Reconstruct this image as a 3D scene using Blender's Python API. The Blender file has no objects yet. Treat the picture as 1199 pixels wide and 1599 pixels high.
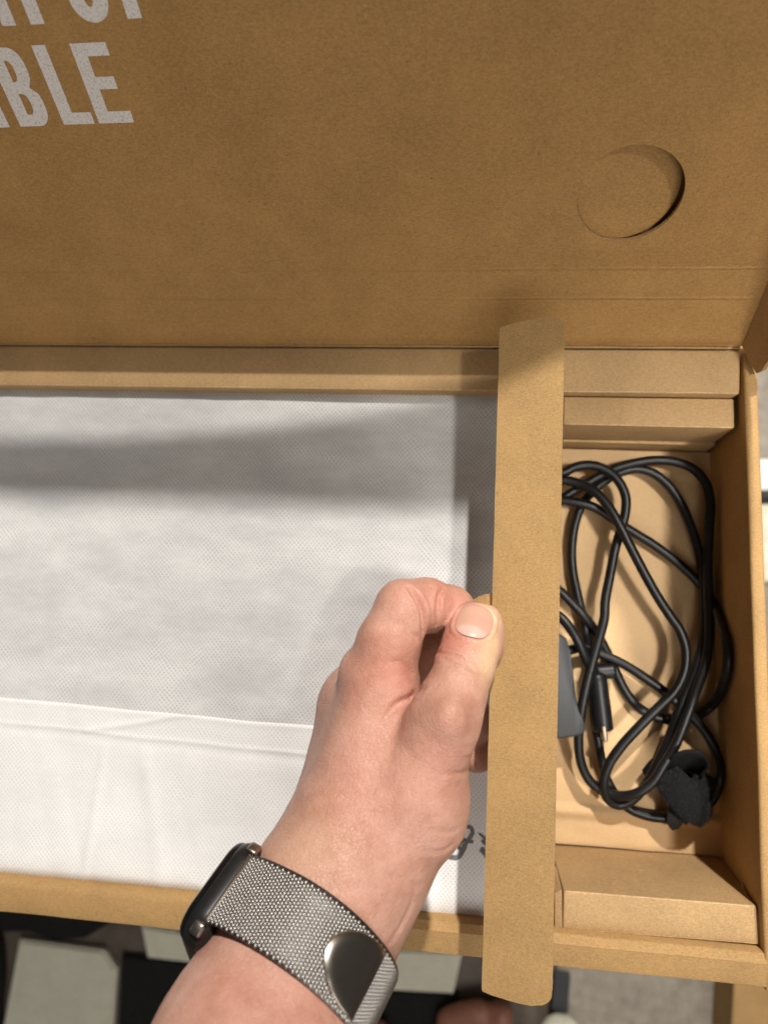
import bpy, bmesh, math, random
import numpy as np
from mathutils import Vector, Matrix, noise
random.seed(7); rng = np.random.default_rng(7)
S = bpy.context.scene
COL = S.collection
MM = 0.001

# ------------------------------------------------------------------ camera
# calibrated pin-hole model of the phone camera; all lengths below in millimetres
F_PX, CX, CY, DCAM = 1150.0, 599.5, 799.5, 350.0
def _n(v):
    v = np.array(v, float); return v/np.linalg.norm(v)
_d = _n((135, 103, 1150.0)); _X = _n((9800, 320, -1150.0)); _X = _n(_X-_d*(_X@_d)); _Z = -_d; _Y = np.cross(_Z, _X)
RC = np.stack([_X, _Y, _Z], 1)
CAMP = np.array([0, 0, DCAM])
def ray(px, py): return RC.T@np.array([(px-CX)/F_PX, (py-CY)/F_PX, 1.0])
def at(px, py, z):
    r = ray(px, py); return CAMP+r*((z-DCAM)/r[2])
def depth_of(p): return float((RC@(np.array(p, float)-CAMP))[2])

cd = bpy.data.cameras.new('camera'); cam = bpy.data.objects.new('camera', cd); COL.objects.link(cam)
S.camera = cam
cd.sensor_fit = 'HORIZONTAL'; cd.sensor_width = 36.0; cd.lens = F_PX/1199.0*36.0
cd.clip_start = 0.01; cd.clip_end = 20
M = Matrix(((RC[0,0], -RC[1,0], -RC[2,0], 0), (RC[0,1], -RC[1,1], -RC[2,1], 0), (RC[0,2], -RC[1,2], -RC[2,2], DCAM*MM), (0,0,0,1)))
cam.matrix_world = M
cd.dof.use_dof = True; cd.dof.focus_distance = 0.292
cd.dof.aperture_fstop = (cd.lens*MM)/0.0034     # entrance pupil of about 3.4 mm

# ------------------------------------------------------------------ world, lamps and added fill lights
w = bpy.data.worlds.new('World'); S.world = w; w.use_nodes = True
bg = w.node_tree.nodes['Background']; bg.inputs[0].default_value = (1.0, 0.93, 0.84, 1); bg.inputs[1].default_value = 0.075
def lamp(name, loc, target, size, power, color, size_y=None):
    l = bpy.data.lights.new(name, 'AREA'); l.energy = power; l.color = color
    l.shape = 'RECTANGLE' if size_y else 'DISK'; l.size = size
    if size_y: l.size_y = size_y
    o = bpy.data.objects.new(name, l); COL.objects.link(o)
    o.location = loc
    o.rotation_euler = (Vector(target)-Vector(loc)).to_track_quat('-Z', 'Y').to_euler()
    return o
lamp('ceiling_lamp', (0.36, 1.575, 1.70), (0, -0.05, 0), 0.065, 72, (1.0, 0.945, 0.875))
lamp('bounce_fill', (0.62, -0.28, 1.95), (0.05, 0, 0), 0.8, 1.8, (1.0, 0.945, 0.88), 0.8)  # unseen soft fill added overhead in place of ceiling bounce
lamp('lid_fill', (0.42, -1.10, 1.30), (0.0, 0.2, 0.2), 1.2, 14.0, (1.0, 0.94, 0.865), 1.0)  # fill added in front to brighten the lid; no doorway is known there
def spot_lamp(name, loc, target, edge, power, color, radius, blend):
    """edge: a point on the rim of the lamp's cone"""
    l = bpy.data.lights.new(name, 'SPOT'); l.energy = power; l.color = color; l.shadow_soft_size = radius; l.spot_blend = blend
    a = (Vector(target)-Vector(loc)); b = (Vector(edge)-Vector(loc)); l.spot_size = 2*a.angle(b)
    o = bpy.data.objects.new(name, l); COL.objects.link(o); o.location = loc
    o.rotation_euler = a.to_track_quat('-Z', 'Y').to_euler(); return o
spot_lamp('overhead_spot', (0.0, 1.43, 2.0), (-0.175, 1.0, -0.009), (-0.175, 0.061, -0.009), 180, (1.0, 0.945, 0.875), 0.005, 0.012)  # overhead light; cone rim placed to imitate the shadow edge of someone leaning over
spot_lamp('tray_fill_spot', (0.75, -0.10, 1.8), (0.13, 0.0, -0.05), (0.012, 0.0, 0.0), 400, (1.0, 0.945, 0.875), 0.16, 0.9)  # extra spot added from the upper right to brighten the cable compartment
S.view_settings.view_transform = 'Standard'; S.view_settings.look = 'None'
S.view_settings.exposure = 0.0; S.view_settings.gamma = 1.0; S.view_settings.use_curve_mapping = False
S.render.resolution_x = 767; S.render.resolution_y = 1024
S.render.engine = 'CYCLES'

# ------------------------------------------------------------------ helpers
def tag(o, label=None, cat=None, group=None, kind=None):
    if label: o['label'] = label
    if cat: o['category'] = cat
    if group: o['group'] = group
    if kind: o['kind'] = kind
    return o
def empty(name, loc=(0,0,0)):
    o = bpy.data.objects.new(name, None); o.empty_display_size = 0.02
    o.location = Vector(loc)*MM; COL.objects.link(o); return o
def link(name, me, mat=None, parent=None, smooth=False):
    o = bpy.data.objects.new(name, me); COL.objects.link(o)
    if mat: me.materials.append(mat)
    if smooth:
        me.polygons.foreach_set('use_smooth', np.ones(len(me.polygons), bool))
    if parent is not None:
        o.parent = parent
        bpy_parent = parent; off = Vector((0,0,0))
        while bpy_parent is not None:
            off += bpy_parent.location; bpy_parent = bpy_parent.parent
        o.location = -off       # all mesh data is in world millimetres
    return o
def pyd(name, V, Fc, mat=None, parent=None, smooth=False):
    me = bpy.data.meshes.new(name)
    me.from_pydata([tuple(np.array(v, float)*MM) for v in V], [], [tuple(int(i) for i in f) for f in Fc]); me.update()
    return link(name, me, mat, parent, smooth)
def from_bm(name, bm, mat=None, parent=None, smooth=False):
    bmesh.ops.recalc_face_normals(bm, faces=bm.faces[:])
    bmesh.ops.scale(bm, vec=(MM, MM, MM), verts=bm.verts[:])
    me = bpy.data.meshes.new(name); bm.to_mesh(me); bm.free()
    return link(name, me, mat, parent, smooth)
def hexa(bm, pts, bev=0.0, seg=2):
    """pts: 4 bottom + 4 top corners (same winding)"""
    vs = [bm.verts.new(tuple(p)) for p in pts]
    fs = [(0,3,2,1), (4,5,6,7), (0,1,5,4), (1,2,6,5), (2,3,7,6), (3,0,4,7)]
    faces = [bm.faces.new([vs[i] for i in f]) for f in fs]
    if bev:
        es = list({e for f in faces for e in f.edges})
        bmesh.ops.bevel(bm, geom=es, offset=bev, segments=seg, affect='EDGES', profile=0.5)
def slab(poly, z0, z1):
    return [(p[0], p[1], z0) for p in poly]+[(p[0], p[1], z1) for p in poly]
def tube(P, r, n=10, caps=True):
    """P: Nx3 points, r scalar or array -> verts, faces"""
    P = np.array(P, float); N = len(P); r = np.ones(N)*r
    T = np.gradient(P, axis=0); T /= np.linalg.norm(T, axis=1)[:,None]+1e-9
    u = np.cross(T[0], (0.13, 0.21, 1.0)); u /= np.linalg.norm(u)
    V = []
    for i in range(N):
        u = u-T[i]*(u@T[i]); u /= np.linalg.norm(u); v = np.cross(T[i], u)
        for k in range(n):
            a = 2*math.pi*k/n; V.append(P[i]+r[i]*(u*math.cos(a)+v*math.sin(a)))
    Fc = [(i*n+k, i*n+(k+1)%n, (i+1)*n+(k+1)%n, (i+1)*n+k) for i in range(N-1) for k in range(n)]
    if caps: Fc += [tuple(range(n))[::-1], tuple((N-1)*n+k for k in range(n))]
    return V, Fc
def catmull(P, sub=8):
    P = np.array(P, float); P = np.vstack([2*P[0]-P[1], P, 2*P[-1]-P[-2]]); out = []
    for i in range(1, len(P)-2):
        p0, p1, p2, p3 = P[i-1], P[i], P[i+1], P[i+2]
        t0 = 0.0; t1 = t0+np.linalg.norm(p1-p0)**.5+1e-6; t2 = t1+np.linalg.norm(p2-p1)**.5+1e-6; t3 = t2+np.linalg.norm(p3-p2)**.5+1e-6
        for k in range(sub):
            t = t1+(t2-t1)*k/sub
            a1 = (t1-t)/(t1-t0)*p0+(t-t0)/(t1-t0)*p1; a2 = (t2-t)/(t2-t1)*p1+(t-t1)/(t2-t1)*p2; a3 = (t3-t)/(t3-t2)*p2+(t-t2)/(t3-t2)*p3
            b1 = (t2-t)/(t2-t0)*a1+(t-t0)/(t2-t0)*a2; b2 = (t3-t)/(t3-t1)*a2+(t-t1)/(t3-t1)*a3
            out.append((t2-t)/(t2-t1)*b1+(t-t1)/(t2-t1)*b2)
    out.append(P[-2]); return np.array(out)
def nz(x, y, s, o=0.0): return noise.noise((x*s+o, y*s-o, o*1.7))

# ------------------------------------------------------------------ materials
class NT:
    def __init__(s, name):
        s.m = bpy.data.materials.new(name); s.m.use_nodes = True; s.t = s.m.node_tree
        s.b = s.t.nodes['Principled BSDF']; s.tc = s.N('ShaderNodeTexCoord')
    def N(s, typ, **kw):
        n = s.t.nodes.new(typ)
        for k, v in kw.items(): setattr(n, k, v)
        return n
    def L(s, a, b): s.t.links.new(a, b)
    def noise(s, scale, detail=3, rough=0.55, vec=None, stretch=None):
        n = s.N('ShaderNodeTexNoise'); n.inputs['Scale'].default_value = scale; n.inputs['Detail'].default_value = detail; n.inputs['Roughness'].default_value = rough
        src = vec or s.tc.outputs['Object']
        if stretch:
            mp = s.N('ShaderNodeMapping'); mp.inputs['Scale'].default_value = stretch
            s.L(src, mp.inputs[0]); src = mp.outputs[0]
        s.L(src, n.inputs['Vector']); return n.outputs['Fac']
    def ramp(s, fac, stops):
        r = s.N('ShaderNodeValToRGB'); e = r.color_ramp.elements
        while len(e) < len(stops): e.new(0.5)
        for i, (p, c) in enumerate(stops):
            e[i].position = p; e[i].color = (*c, 1) if len(c) == 3 else c
        s.L(fac, r.inputs[0]); return r.outputs[0]
    def mix(s, fac, a, b, mode='MIX'):
        n = s.N('ShaderNodeMix', data_type='RGBA', blend_type=mode)
        for sock, v in ((n.inputs[0], fac), (n.inputs[6], a), (n.inputs[7], b)):
            if hasattr(v, 'links') or hasattr(v, 'is_linked'): s.L(v, sock)
            elif isinstance(v, (int, float)): sock.default_value = v
            else: sock.default_value = (*v, 1)
        return n.outputs[2]
    def math(s, op, a, b=None, c=None):
        n = s.N('ShaderNodeMath', operation=op)
        for i, v in enumerate((a, b, c)):
            if v is None: continue
            if isinstance(v, (int, float)): n.inputs[i].default_value = v
            else: s.L(v, n.inputs[i])
        return n.outputs[0]
    def bump(s, h, strength=0.3, dist=0.0005, prev=None):
        n = s.N('ShaderNodeBump'); n.inputs['Strength'].default_value = strength; n.inputs['Distance'].default_value = dist
        s.L(h, n.inputs['Height'])
        if prev is not None: s.L(prev, n.inputs['Normal'])
        s.L(n.outputs[0], s.b.inputs['Normal']); return n.outputs[0]
    def set(s, **kw):
        for k, v in kw.items():
            i = s.b.inputs[k.replace('_', ' ')]
            if isinstance(v, (int, float)): i.default_value = v
            elif isinstance(v, tuple): i.default_value = (*v, 1) if len(v) == 3 else v
            else: s.L(v, i)
        return s.m
def cardboard(name, col, flute=None, var=1.0):
    k = NT(name); c = np.array(col)
    fib = k.noise(1500, 4, 0.75)
    fib2 = k.noise(600, 4, 0.65, stretch=(1, 2.6, 1.8))
    blot = k.noise(38, 4, 0.6)
    f = k.math('ADD', k.math('MULTIPLY', fib, 0.45), k.math('ADD', k.math('MULTIPLY', fib2, 0.35), k.math('MULTIPLY', blot, 0.20)))
    col1 = k.ramp(f, [(0.39, tuple(c*(1-0.26*var))), (0.5, tuple(c)), (0.61, tuple(np.minimum(c*(1+0.26*var), 0.9)))])
    # dark specks of recycled fibre
    vo = k.N('ShaderNodeTexVoronoi'); vo.inputs['Scale'].default_value = 130; k.L(k.tc.outputs['Object'], vo.inputs['Vector'])
    sp = k.math('LESS_THAN', vo.outputs['Distance'], 0.055)
    pick = k.math('GREATER_THAN', k.noise(70, 1), 0.56)
    sp = k.math('MULTIPLY', k.math('MULTIPLY', sp, pick), 0.6)
    colr = k.mix(sp, col1, tuple(c*0.35))
    h = k.math('ADD', k.math('MULTIPLY', fib, 0.6), k.math('MULTIPLY', fib2, 0.4))
    n = k.bump(h, 0.35, 0.00035)
    if flute:
        wv = k.N('ShaderNodeTexWave', bands_direction=flute); wv.inputs['Scale'].default_value = 62; wv.inputs['Distortion'].default_value = 0.6
        k.L(k.tc.outputs['Object'], wv.inputs['Vector']); k.bump(wv.outputs['Fac'], 0.06, 0.0006, n)
    n2 = k.bump(k.noise(26, 3), 0.25, 0.002, n)
    return k.set(Base_Color=colr, Roughness=0.72, Specular_IOR_Level=0.35)
KRAFT = (0.392, 0.238, 0.094)
M_card = cardboard('kraft_cardboard', KRAFT)
M_lid = cardboard('lid_cardboard', (0.39, 0.220, 0.074), flute=None)
M_inner = cardboard('lid_backing_cardboard', (0.39, 0.220, 0.074), flute='Z')
M_strip = cardboard('strip_cardboard', (0.385, 0.241, 0.098), flute=None)
M_insert = cardboard('insert_cardboard', (0.425, 0.275, 0.128))
M_paper = cardboard('kraft_paper', (0.56, 0.375, 0.195), var=0.35)
M_edge = cardboard('cut_edge_cardboard', (0.47, 0.31, 0.15))

def dotted(name, base, dark, blot):
    k = NT(name)
    wn = k.N('ShaderNodeTexNoise'); wn.inputs['Scale'].default_value = 45; wn.inputs['Detail'].default_value = 4; k.L(k.tc.outputs['Object'], wn.inputs['Vector'])
    wm = k.N('ShaderNodeVectorMath', operation='MULTIPLY_ADD'); k.L(wn.outputs['Color'], wm.inputs[0]); wm.inputs[1].default_value = (0.0045, 0.0045, 0); k.L(k.tc.outputs['Object'], wm.inputs[2])
    sep = k.N('ShaderNodeSeparateXYZ'); k.L(wm.outputs[0], sep.inputs[0])
    def lat(off):
        a = k.math('SUBTRACT', k.math('FRACT', k.math('ADD', k.math('DIVIDE', sep.outputs[0], 0.0021), off)), 0.5)
        b = k.math('SUBTRACT', k.math('FRACT', k.math('ADD', k.math('DIVIDE', sep.outputs[1], 0.0024), off)), 0.5)
        return k.math('SQRT', k.math('ADD', k.math('MULTIPLY', a, a), k.math('MULTIPLY', b, b)))
    dd = k.math('MINIMUM', lat(0.0), lat(0.5))
    dot = k.ramp(dd, [(0.10, (1,1,1)), (0.26, (0,0,0))])
    bl = k.noise(30, 6, 0.68, stretch=(0.6, 1.5, 1)); fine = k.noise(260, 3, 0.7)
    b0 = k.mix(k.ramp(bl, [(0.35, (0,0,0)), (0.65, (1,1,1))]), blot, base)
    b1 = k.mix(k.math('MULTIPLY', fine, 0.35), b0, tuple(np.array(base)*0.82))
    c = k.mix(k.math('MULTIPLY', k.math('MULTIPLY', dot, 0.95), k.ramp(k.noise(60, 4, 0.7), [(0.3, (0.45,)*3), (0.6, (1,)*3)])), b1, dark)
    n = k.bump(k.math('SUBTRACT', 1.0, dot), 0.25, 0.0003)
    k.bump(fine, 0.2, 0.0003, n)
    return k.set(Base_Color=c, Roughness=0.62, Specular_IOR_Level=0.3)
M_bag = dotted('thin_nonwoven_fabric', (0.71, 0.71, 0.71), (0.33, 0.335, 0.34), (0.51, 0.515, 0.52))
M_bag2 = dotted('doubled_nonwoven_fabric', (0.84, 0.84, 0.835), (0.56, 0.56, 0.555), (0.77, 0.77, 0.765))
k = NT('white_ink'); g = k.noise(1500, 3, 0.7)
M_ink = k.set(Base_Color=k.ramp(g, [(0.30, (0.44, 0.33, 0.24)), (0.46, (0.72, 0.67, 0.64)), (0.7, (0.80, 0.77, 0.75))]), Roughness=0.6)
k = NT('grey_ink'); M_greyink = k.set(Base_Color=k.ramp(k.noise(700), [(0.3, (0.09,0.09,0.09)), (0.7, (0.2,0.2,0.2))]), Roughness=0.7)
k = NT('black_rubber'); k.bump(k.noise(1400, 2), 0.12, 0.0002)
M_rubber = k.set(Base_Color=k.ramp(k.noise(200), [(0.3, (0.004,0.004,0.0045)), (0.7, (0.008,0.008,0.0085))]), Roughness=0.42, Specular_IOR_Level=0.34)
k = NT('charcoal_plastic'); k.bump(k.noise(1800, 2), 0.25, 0.0003)
M_adapter = k.set(Base_Color=k.ramp(k.noise(1500), [(0.3, (0.030,0.032,0.035)), (0.7, (0.046,0.048,0.052))]), Roughness=0.55)
k = NT('black_hook_and_loop'); k.bump(k.noise(1200, 4, 0.8), 0.9, 0.0012)
M_velcro = k.set(Base_Color=k.ramp(k.noise(1500, 3), [(0.35, (0.004,0.004,0.004)), (0.7, (0.018,0.018,0.019))]), Roughness=0.9, Specular_IOR_Level=0.2)
k = NT('velcro_backing'); k.bump(k.noise(900, 4, 0.7), 0.4, 0.0006)
M_velback = k.set(Base_Color=k.ramp(k.noise(900), [(0.3, (0.005,0.005,0.0055)), (0.7, (0.012,0.012,0.013))]), Roughness=0.7)
k = NT('gold_contact'); M_gold = k.set(Base_Color=(0.26, 0.21, 0.15), Metallic=1.0, Roughness=0.45)
k = NT('polished_steel'); M_steel = k.set(Base_Color=k.ramp(k.noise(300), [(0.3, (0.36,0.32,0.28)), (0.7, (0.40,0.36,0.315))]), Metallic=1.0, Roughness=0.26)
k = NT('graphite_steel_mesh'); M_mesh = k.set(Base_Color=k.ramp(k.noise(900), [(0.3, (0.42,0.40,0.38)), (0.7, (0.50,0.478,0.455))]), Metallic=1.0, Roughness=0.38)
k = NT('dark_mesh_base'); M_meshbase = k.set(Base_Color=k.ramp(k.noise(900), [(0.3, (0.12,0.115,0.108)), (0.7, (0.16,0.153,0.145))]), Metallic=1.0, Roughness=0.5)
k = NT('watch_case_black'); M_case = k.set(Base_Color=k.ramp(k.noise(300), [(0.3, (0.016,0.016,0.017)), (0.7, (0.022,0.022,0.024))]), Roughness=0.28, Metallic=0.3)
k = NT('watch_glass'); M_glass = k.set(Base_Color=k.ramp(k.noise(200), [(0.3, (0.004,0.004,0.005)), (0.7, (0.006,0.006,0.007))]), Roughness=0.06)
def plainm(name, c0, c1, scale, rough=0.8, bump=0.3, dist=0.002, detail=4):
    k = NT(name); f = k.noise(scale, detail, 0.65); k.bump(f, bump, dist)
    return k.set(Base_Color=k.ramp(f, [(0.32, c0), (0.68, c1)]), Roughness=rough)
M_carpet = plainm('grey_beige_carpet', (0.22,0.192,0.155), (0.33,0.295,0.245), 70, 0.95, 0.6, 0.005, 6)
M_cream = plainm('cream_rug_pile', (0.74,0.72,0.58), (0.82,0.80,0.66), 60, 0.95, 0.4, 0.003)
M_black = plainm('black_rug_pile', (0.006,0.006,0.006), (0.012,0.012,0.012), 200, 0.95, 0.4, 0.003)
M_brown = plainm('brown_floor', (0.09,0.07,0.052), (0.15,0.12,0.095), 30, 0.6, 0.2, 0.003)
M_bagdark = plainm('dark_grey_canvas', (0.018,0.019,0.022), (0.032,0.034,0.038), 500, 0.7, 0.3, 0.001)
M_white = plainm('white_laminate', (0.70,0.70,0.68), (0.76,0.76,0.74), 40, 0.4, 0.02, 0.001)
M_shoe = plainm('cream_shoe_leather', (0.56,0.54,0.43), (0.72,0.70,0.58), 60, 0.6, 0.3, 0.002)
# skin
k = NT('skin')
at_f = k.N('ShaderNodeAttribute', attribute_name='flush')
mot = k.noise(55, 5, 0.6); mot2 = k.noise(190, 3, 0.6)
base = k.ramp(k.math('ADD', k.math('MULTIPLY', mot, 0.7), k.math('MULTIPLY', mot2, 0.3)), [(0.34, (0.43, 0.212, 0.148)), (0.5, (0.53, 0.285, 0.212)), (0.66, (0.60, 0.352, 0.272))])
colr = k.mix(k.math('MULTIPLY', at_f.outputs['Fac'], 0.6), base, (0.53, 0.18, 0.125))
at_p = k.N('ShaderNodeAttribute', attribute_name='pale')
colr = k.mix(k.math('MULTIPLY', at_p.outputs['Fac'], 0.8), colr, (0.72, 0.48, 0.29))
vo = k.N('ShaderNodeTexVoronoi', feature='DISTANCE_TO_EDGE'); vo.inputs['Scale'].default_value = 750
wob = k.N('ShaderNodeTexNoise'); wob.inputs['Scale'].default_value = 300; k.L(k.tc.outputs['Object'], wob.inputs['Vector'])
vv = k.N('ShaderNodeVectorMath', operation='MULTIPLY_ADD'); k.L(wob.outputs['Color'], vv.inputs[0]); vv.inputs[1].default_value = (0.002,)*3; k.L(k.tc.outputs['Object'], vv.inputs[2])
k.L(vv.outputs[0], vo.inputs['Vector'])
n1 = k.bump(k.ramp(vo.outputs['Distance'], [(0.0, (0,0,0)), (0.12, (1,1,1))]), 0.42, 0.0003)
n2 = k.bump(k.noise(420, 4, 0.72), 0.65, 0.0006, n1)
M_skin = k.set(Base_Color=colr, Roughness=0.44, Specular_IOR_Level=0.45, Subsurface_Weight=0.12)
k.b.inputs['Subsurface Radius'].default_value = (1.0, 0.35, 0.2); k.b.inputs['Subsurface Scale'].default_value = 0.003
k = NT('nail_plate')
sepn = k.N('ShaderNodeAttribute', attribute_name='lunula')
cn = k.mix(k.math('MULTIPLY', sepn.outputs['Fac'], 0.8), (0.58, 0.335, 0.25), (0.66, 0.43, 0.37))
k.bump(k.noise(500, 2, stretch=(3, 0.4, 1)), 0.12, 0.0003)
M_nail = k.set(Base_Color=cn, Roughness=0.24, Specular_IOR_Level=0.55, Subsurface_Weight=0.1)
k.b.inputs['Subsurface Scale'].default_value = 0.001
M_footskin = plainm('foot_skin', (0.33,0.14,0.085), (0.42,0.20,0.13), 40, 0.5, 0.2, 0.001)

# ------------------------------------------------------------------ the setting: floor
FZ = -520.0
fl = pyd('floor', [(-1800,-1500,FZ), (1800,-1500,FZ), (1800,1800,FZ), (-1800,1800,FZ)], [(0,1,2,3)], M_brown)
tag(fl, kind='structure')
def onfloor(px, py, z=FZ): p = at(px, py, z); return (p[0], p[1])
def patch(name, pts, z, h, mat, parent=None):
    poly = [onfloor(*p) for p in pts]
    bm = bmesh.new(); vs = [bm.verts.new((x, y, z)) for x, y in poly]
    f = bm.faces.new(vs); r = bmesh.ops.extrude_face_region(bm, geom=[f])
    bmesh.ops.translate(bm, vec=(0,0,h), verts=[v for v in r['geom'] if isinstance(v, bmesh.types.BMVert)])
    top = [e for e in bm.edges if all(abs(v.co.z-(z+h)) < 1e-4 for v in e.verts)]
    bmesh.ops.bevel(bm, geom=top, offset=min(2.5, h*0.5), segments=2, affect='EDGES')
    return from_bm(name, bm, mat, parent)
carp = patch('carpet', [(868,1300), (1700,1300), (1700,1900), (868,1900)][::-1], FZ+1, 8, M_carpet); tag(carp, kind='structure')
carp2 = patch('carpet', [(1140,300), (1700,300), (1700,1290), (1140,1290)][::-1], FZ+1, 8, M_carpet); tag(carp2, kind='structure')

rug = empty('rug', (-200, -450, FZ))
tag(rug, 'cream and black patchwork rug on the floor in front of the box', 'rug')
patch('cream_patch', [(38,1462), (168,1479), (188,1507), (178,1640), (5,1640)], FZ+2, 9, M_cream, rug)
patch('cream_patch', [(226,1440), (420,1470), (420,1510), (236,1490)], FZ+2, 9, M_cream, rug)
patch('cream_patch', [(430,1470), (722,1480), (708,1545), (430,1530)], FZ+2, 9, M_cream, rug)
patch('black_patch', [(194,1487), (320,1500), (500,1520), (520,1700), (184,1700)], FZ+1, 7, M_black, rug)
patch('black_patch', [(580,1538), (716,1548), (706,1700), (584,1700)], FZ+1, 7, M_black, rug)
patch('black_patch', [(-60,1400), (240,1400), (136,1462), (86,1464), (50,1452), (-60,1452)], FZ+1, 7, M_black, rug)
patch('black_patch', [(-80,1500), (10,1500), (4,1700), (-80,1700)], FZ+1, 7, M_black, rug)

# ------------------------------------------------------------------ side table that carries the box
tb = empty('side_table', (-110, -30, FZ)); tag(tb, 'white side table underneath the open cardboard box', 'table')
bm = bmesh.new(); hexa(bm, slab([(-320,-140), (100,-140), (100,85), (-320,85)], -94, -76), 2); from_bm('table_top', bm, M_white, tb)
for x, y in ((-305,-125), (75,-125), (75,60), (-305,60)):
    bm = bmesh.new(); hexa(bm, slab([(x,y), (x+25,y), (x+25,y+25), (x,y+25)], FZ+1, -94), 1); from_bm('leg', bm, M_white, tb)

# ------------------------------------------------------------------ cardboard box
XL = -345.0
box = empty('cardboard_box', (-110, -30, -75))
tag(box, 'open kraft cardboard box with its printed lid folded back', 'box')
def wallx(y): return 122.0+(110.0-y)*0.0338         # inner face of the right wall (slightly out of square)
bm = bmesh.new(); hexa(bm, slab([(XL,-171), (wallx(-171)+6,-171), (wallx(112)+6,113), (XL,113)], -75.5, -66)); from_bm('base', bm, M_card, box)
# right wall: doubled board with a rolled top edge
def strip_wall(name, a, b, a2, b2, z0, z1, bev, mat):
    bm = bmesh.new(); hexa(bm, slab([a, b, b2, a2], z0, z1), bev, 3); return from_bm(name, bm, mat, box, True)
def autosm(o, ang=40):
    me = o.data; bm = bmesh.new(); bm.from_mesh(me)
    for e in bm.edges:
        if len(e.link_faces) == 2 and e.calc_face_angle(0) > math.radians(ang): e.smooth = False
    bm.to_mesh(me); bm.free(); return o
n_ = 26; V = []; Fc = []
prof = [(0,-66), (0,-1.6), (0.35,-0.6), (1.2,0), (4.8,0), (5.7,-0.5), (6.2,-1.6), (6.2,-66)]
for i in range(n_+1):
    y = 109.5+(-171.5-109.5)*i/n_; wob = 0.35*noise.noise((y*0.02, 3.1, 0)); tz = 0.4*noise.noise((y*0.03, 8.1, 0))
    for a, z in prof: V.append((wallx(y)+a+wob+(3.6 if a == 0 and z < -10 else 0), y, z+(tz if z > -10 else 0)-(0.9 if i == 0 and z > -10 else 0)))
m_ = len(prof)
Fc = [(i*m_+k, (i+1)*m_+k, (i+1)*m_+k+1, i*m_+k+1) for i in range(n_) for k in range(m_-1)]+[tuple(range(m_)), tuple(n_*m_+k for k in range(m_))[::-1]]
rw = pyd('right_wall', V, Fc, M_card, box, True); autosm(rw, 50)
o = strip_wall('left_wall', (XL-6,-171), (XL,-171), (XL-6,113), (XL,113), -66, 0, 1, M_card); autosm(o)
# back wall and its rolled ledge
bm = bmesh.new(); hexa(bm, slab([(XL,90.3), (121.2,90.1), (121.4,111.2), (XL,111.6)], -66, -1.8), 1.3, 3); o = from_bm('back_ledge', bm, M_insert, box, True); autosm(o)
bm = bmesh.new(); hexa(bm, slab([(XL,111.9), (127,111.8), (127,114.4), (XL,114.4)], -66, -2.4), 0.4); o = from_bm('back_wall', bm, M_card, box, True); autosm(o)
# front wall: wide rolled rim, cut away behind the watch
def front_rim(x0, x1, y_in, z_in, lip):
    n = 24; V = []; prof = [(0,-60), (0,z_in-1.5), (0.6,z_in-0.4), (1.8,z_in), (4.2 if lip else 2.6,0.35 if lip else z_in), (5.2 if lip else 3.4,-0.15 if lip else z_in), (13.6,-0.6), (14.4,-1.2), (14.7,-2.4), (14.7,-60)]
    for i in range(n+1):
        x = x0+(x1-x0)*i/n; j = 0.35*noise.noise((x*0.025, 1.3, 0)); q = 0.3*noise.noise((x*0.04, 5.7, 0))
        for a, z in prof: V.append((x, y_in-a+j, z+(q if z > -30 else 0)))
    m = len(prof)
    Fc = [(i*m+k, i*m+k+1, (i+1)*m+k+1, (i+1)*m+k) for i in range(n) for k in range(m-1)]+[tuple(range(m))[::-1], tuple(n*m+k for k in range(m))]
    o = pyd('front_rim', V, Fc, M_card, box, True); return autosm(o, 35)
front_rim(XL, -123.6, -157.5, 0, False)
front_rim(-92, 141.5, -156.0, -0.9, True)
bm = bmesh.new(); hexa(bm, slab([(-124,-172), (-92,-172), (-92,-170), (-124,-170)], -66, -30), 0.3); from_bm('front_wall', bm, M_card, box)

# lid --------------------------------------------------------------
TH = math.radians(31.6); HY = 111.6
LU = np.array([0, math.sin(TH), math.cos(TH)]); LN = np.array([0, -math.cos(TH), math.sin(TH)])   # up along the lid, towards the viewer
H0 = np.array([0, HY, 0.6])
def lid(u, v, d=0.0): return H0+np.array([u, 0, 0])+LU*v+LN*d
def atlid(px, py):
    r = ray(px, py); s = ((H0-CAMP)@LN)/(r@LN); p = CAMP+r*s-H0; return p[0], float(p@LU)
LW0, LW1, LH = XL, 121.6, 292.0
VS = 52.0
# lower strip with two score lines
nu = 120; vs_ = [0.0, 0.8, 2.0, 6, 12, 18, 24, 26.2, 27.0, 27.5, 28.0, 28.8, 33, 38, 41.4, 42.2, 42.7, 43.2, 44.0, 48, VS]
V = []
for v in vs_:
    for i in range(nu+1):
        u = LW0+(LW1-LW0)*i/nu
        vv_ = v+(0.5*noise.noise((u*0.02, v, 0)) if 20 < v < 48 else 0)
        d = 0.0
        if abs(v-27.5) < 0.1 or abs(v-42.7) < 0.1: d = 0.30+0.12*noise.noise((u*0.05, v, 1))
        if abs(abs(v-27.5)-0.5) < 0.1 or abs(abs(v-42.7)-0.5) < 0.1: d = -0.12
        if v < 1: d = -0.9+0.5*noise.noise((u*0.06, 4, 2))
        d += 0.5*noise.noise((u*0.012, v*0.03, 7)) if 2 < v < VS else 0
        V.append(lid(u, vv_, d))
m = nu+1
Fc = [(j*m+i, j*m+i+1, (j+1)*m+i+1, (j+1)*m+i) for j in range(len(vs_)-1) for i in range(nu)]
lidlow = pyd('lid', V, Fc, M_lid, box, True)
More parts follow.
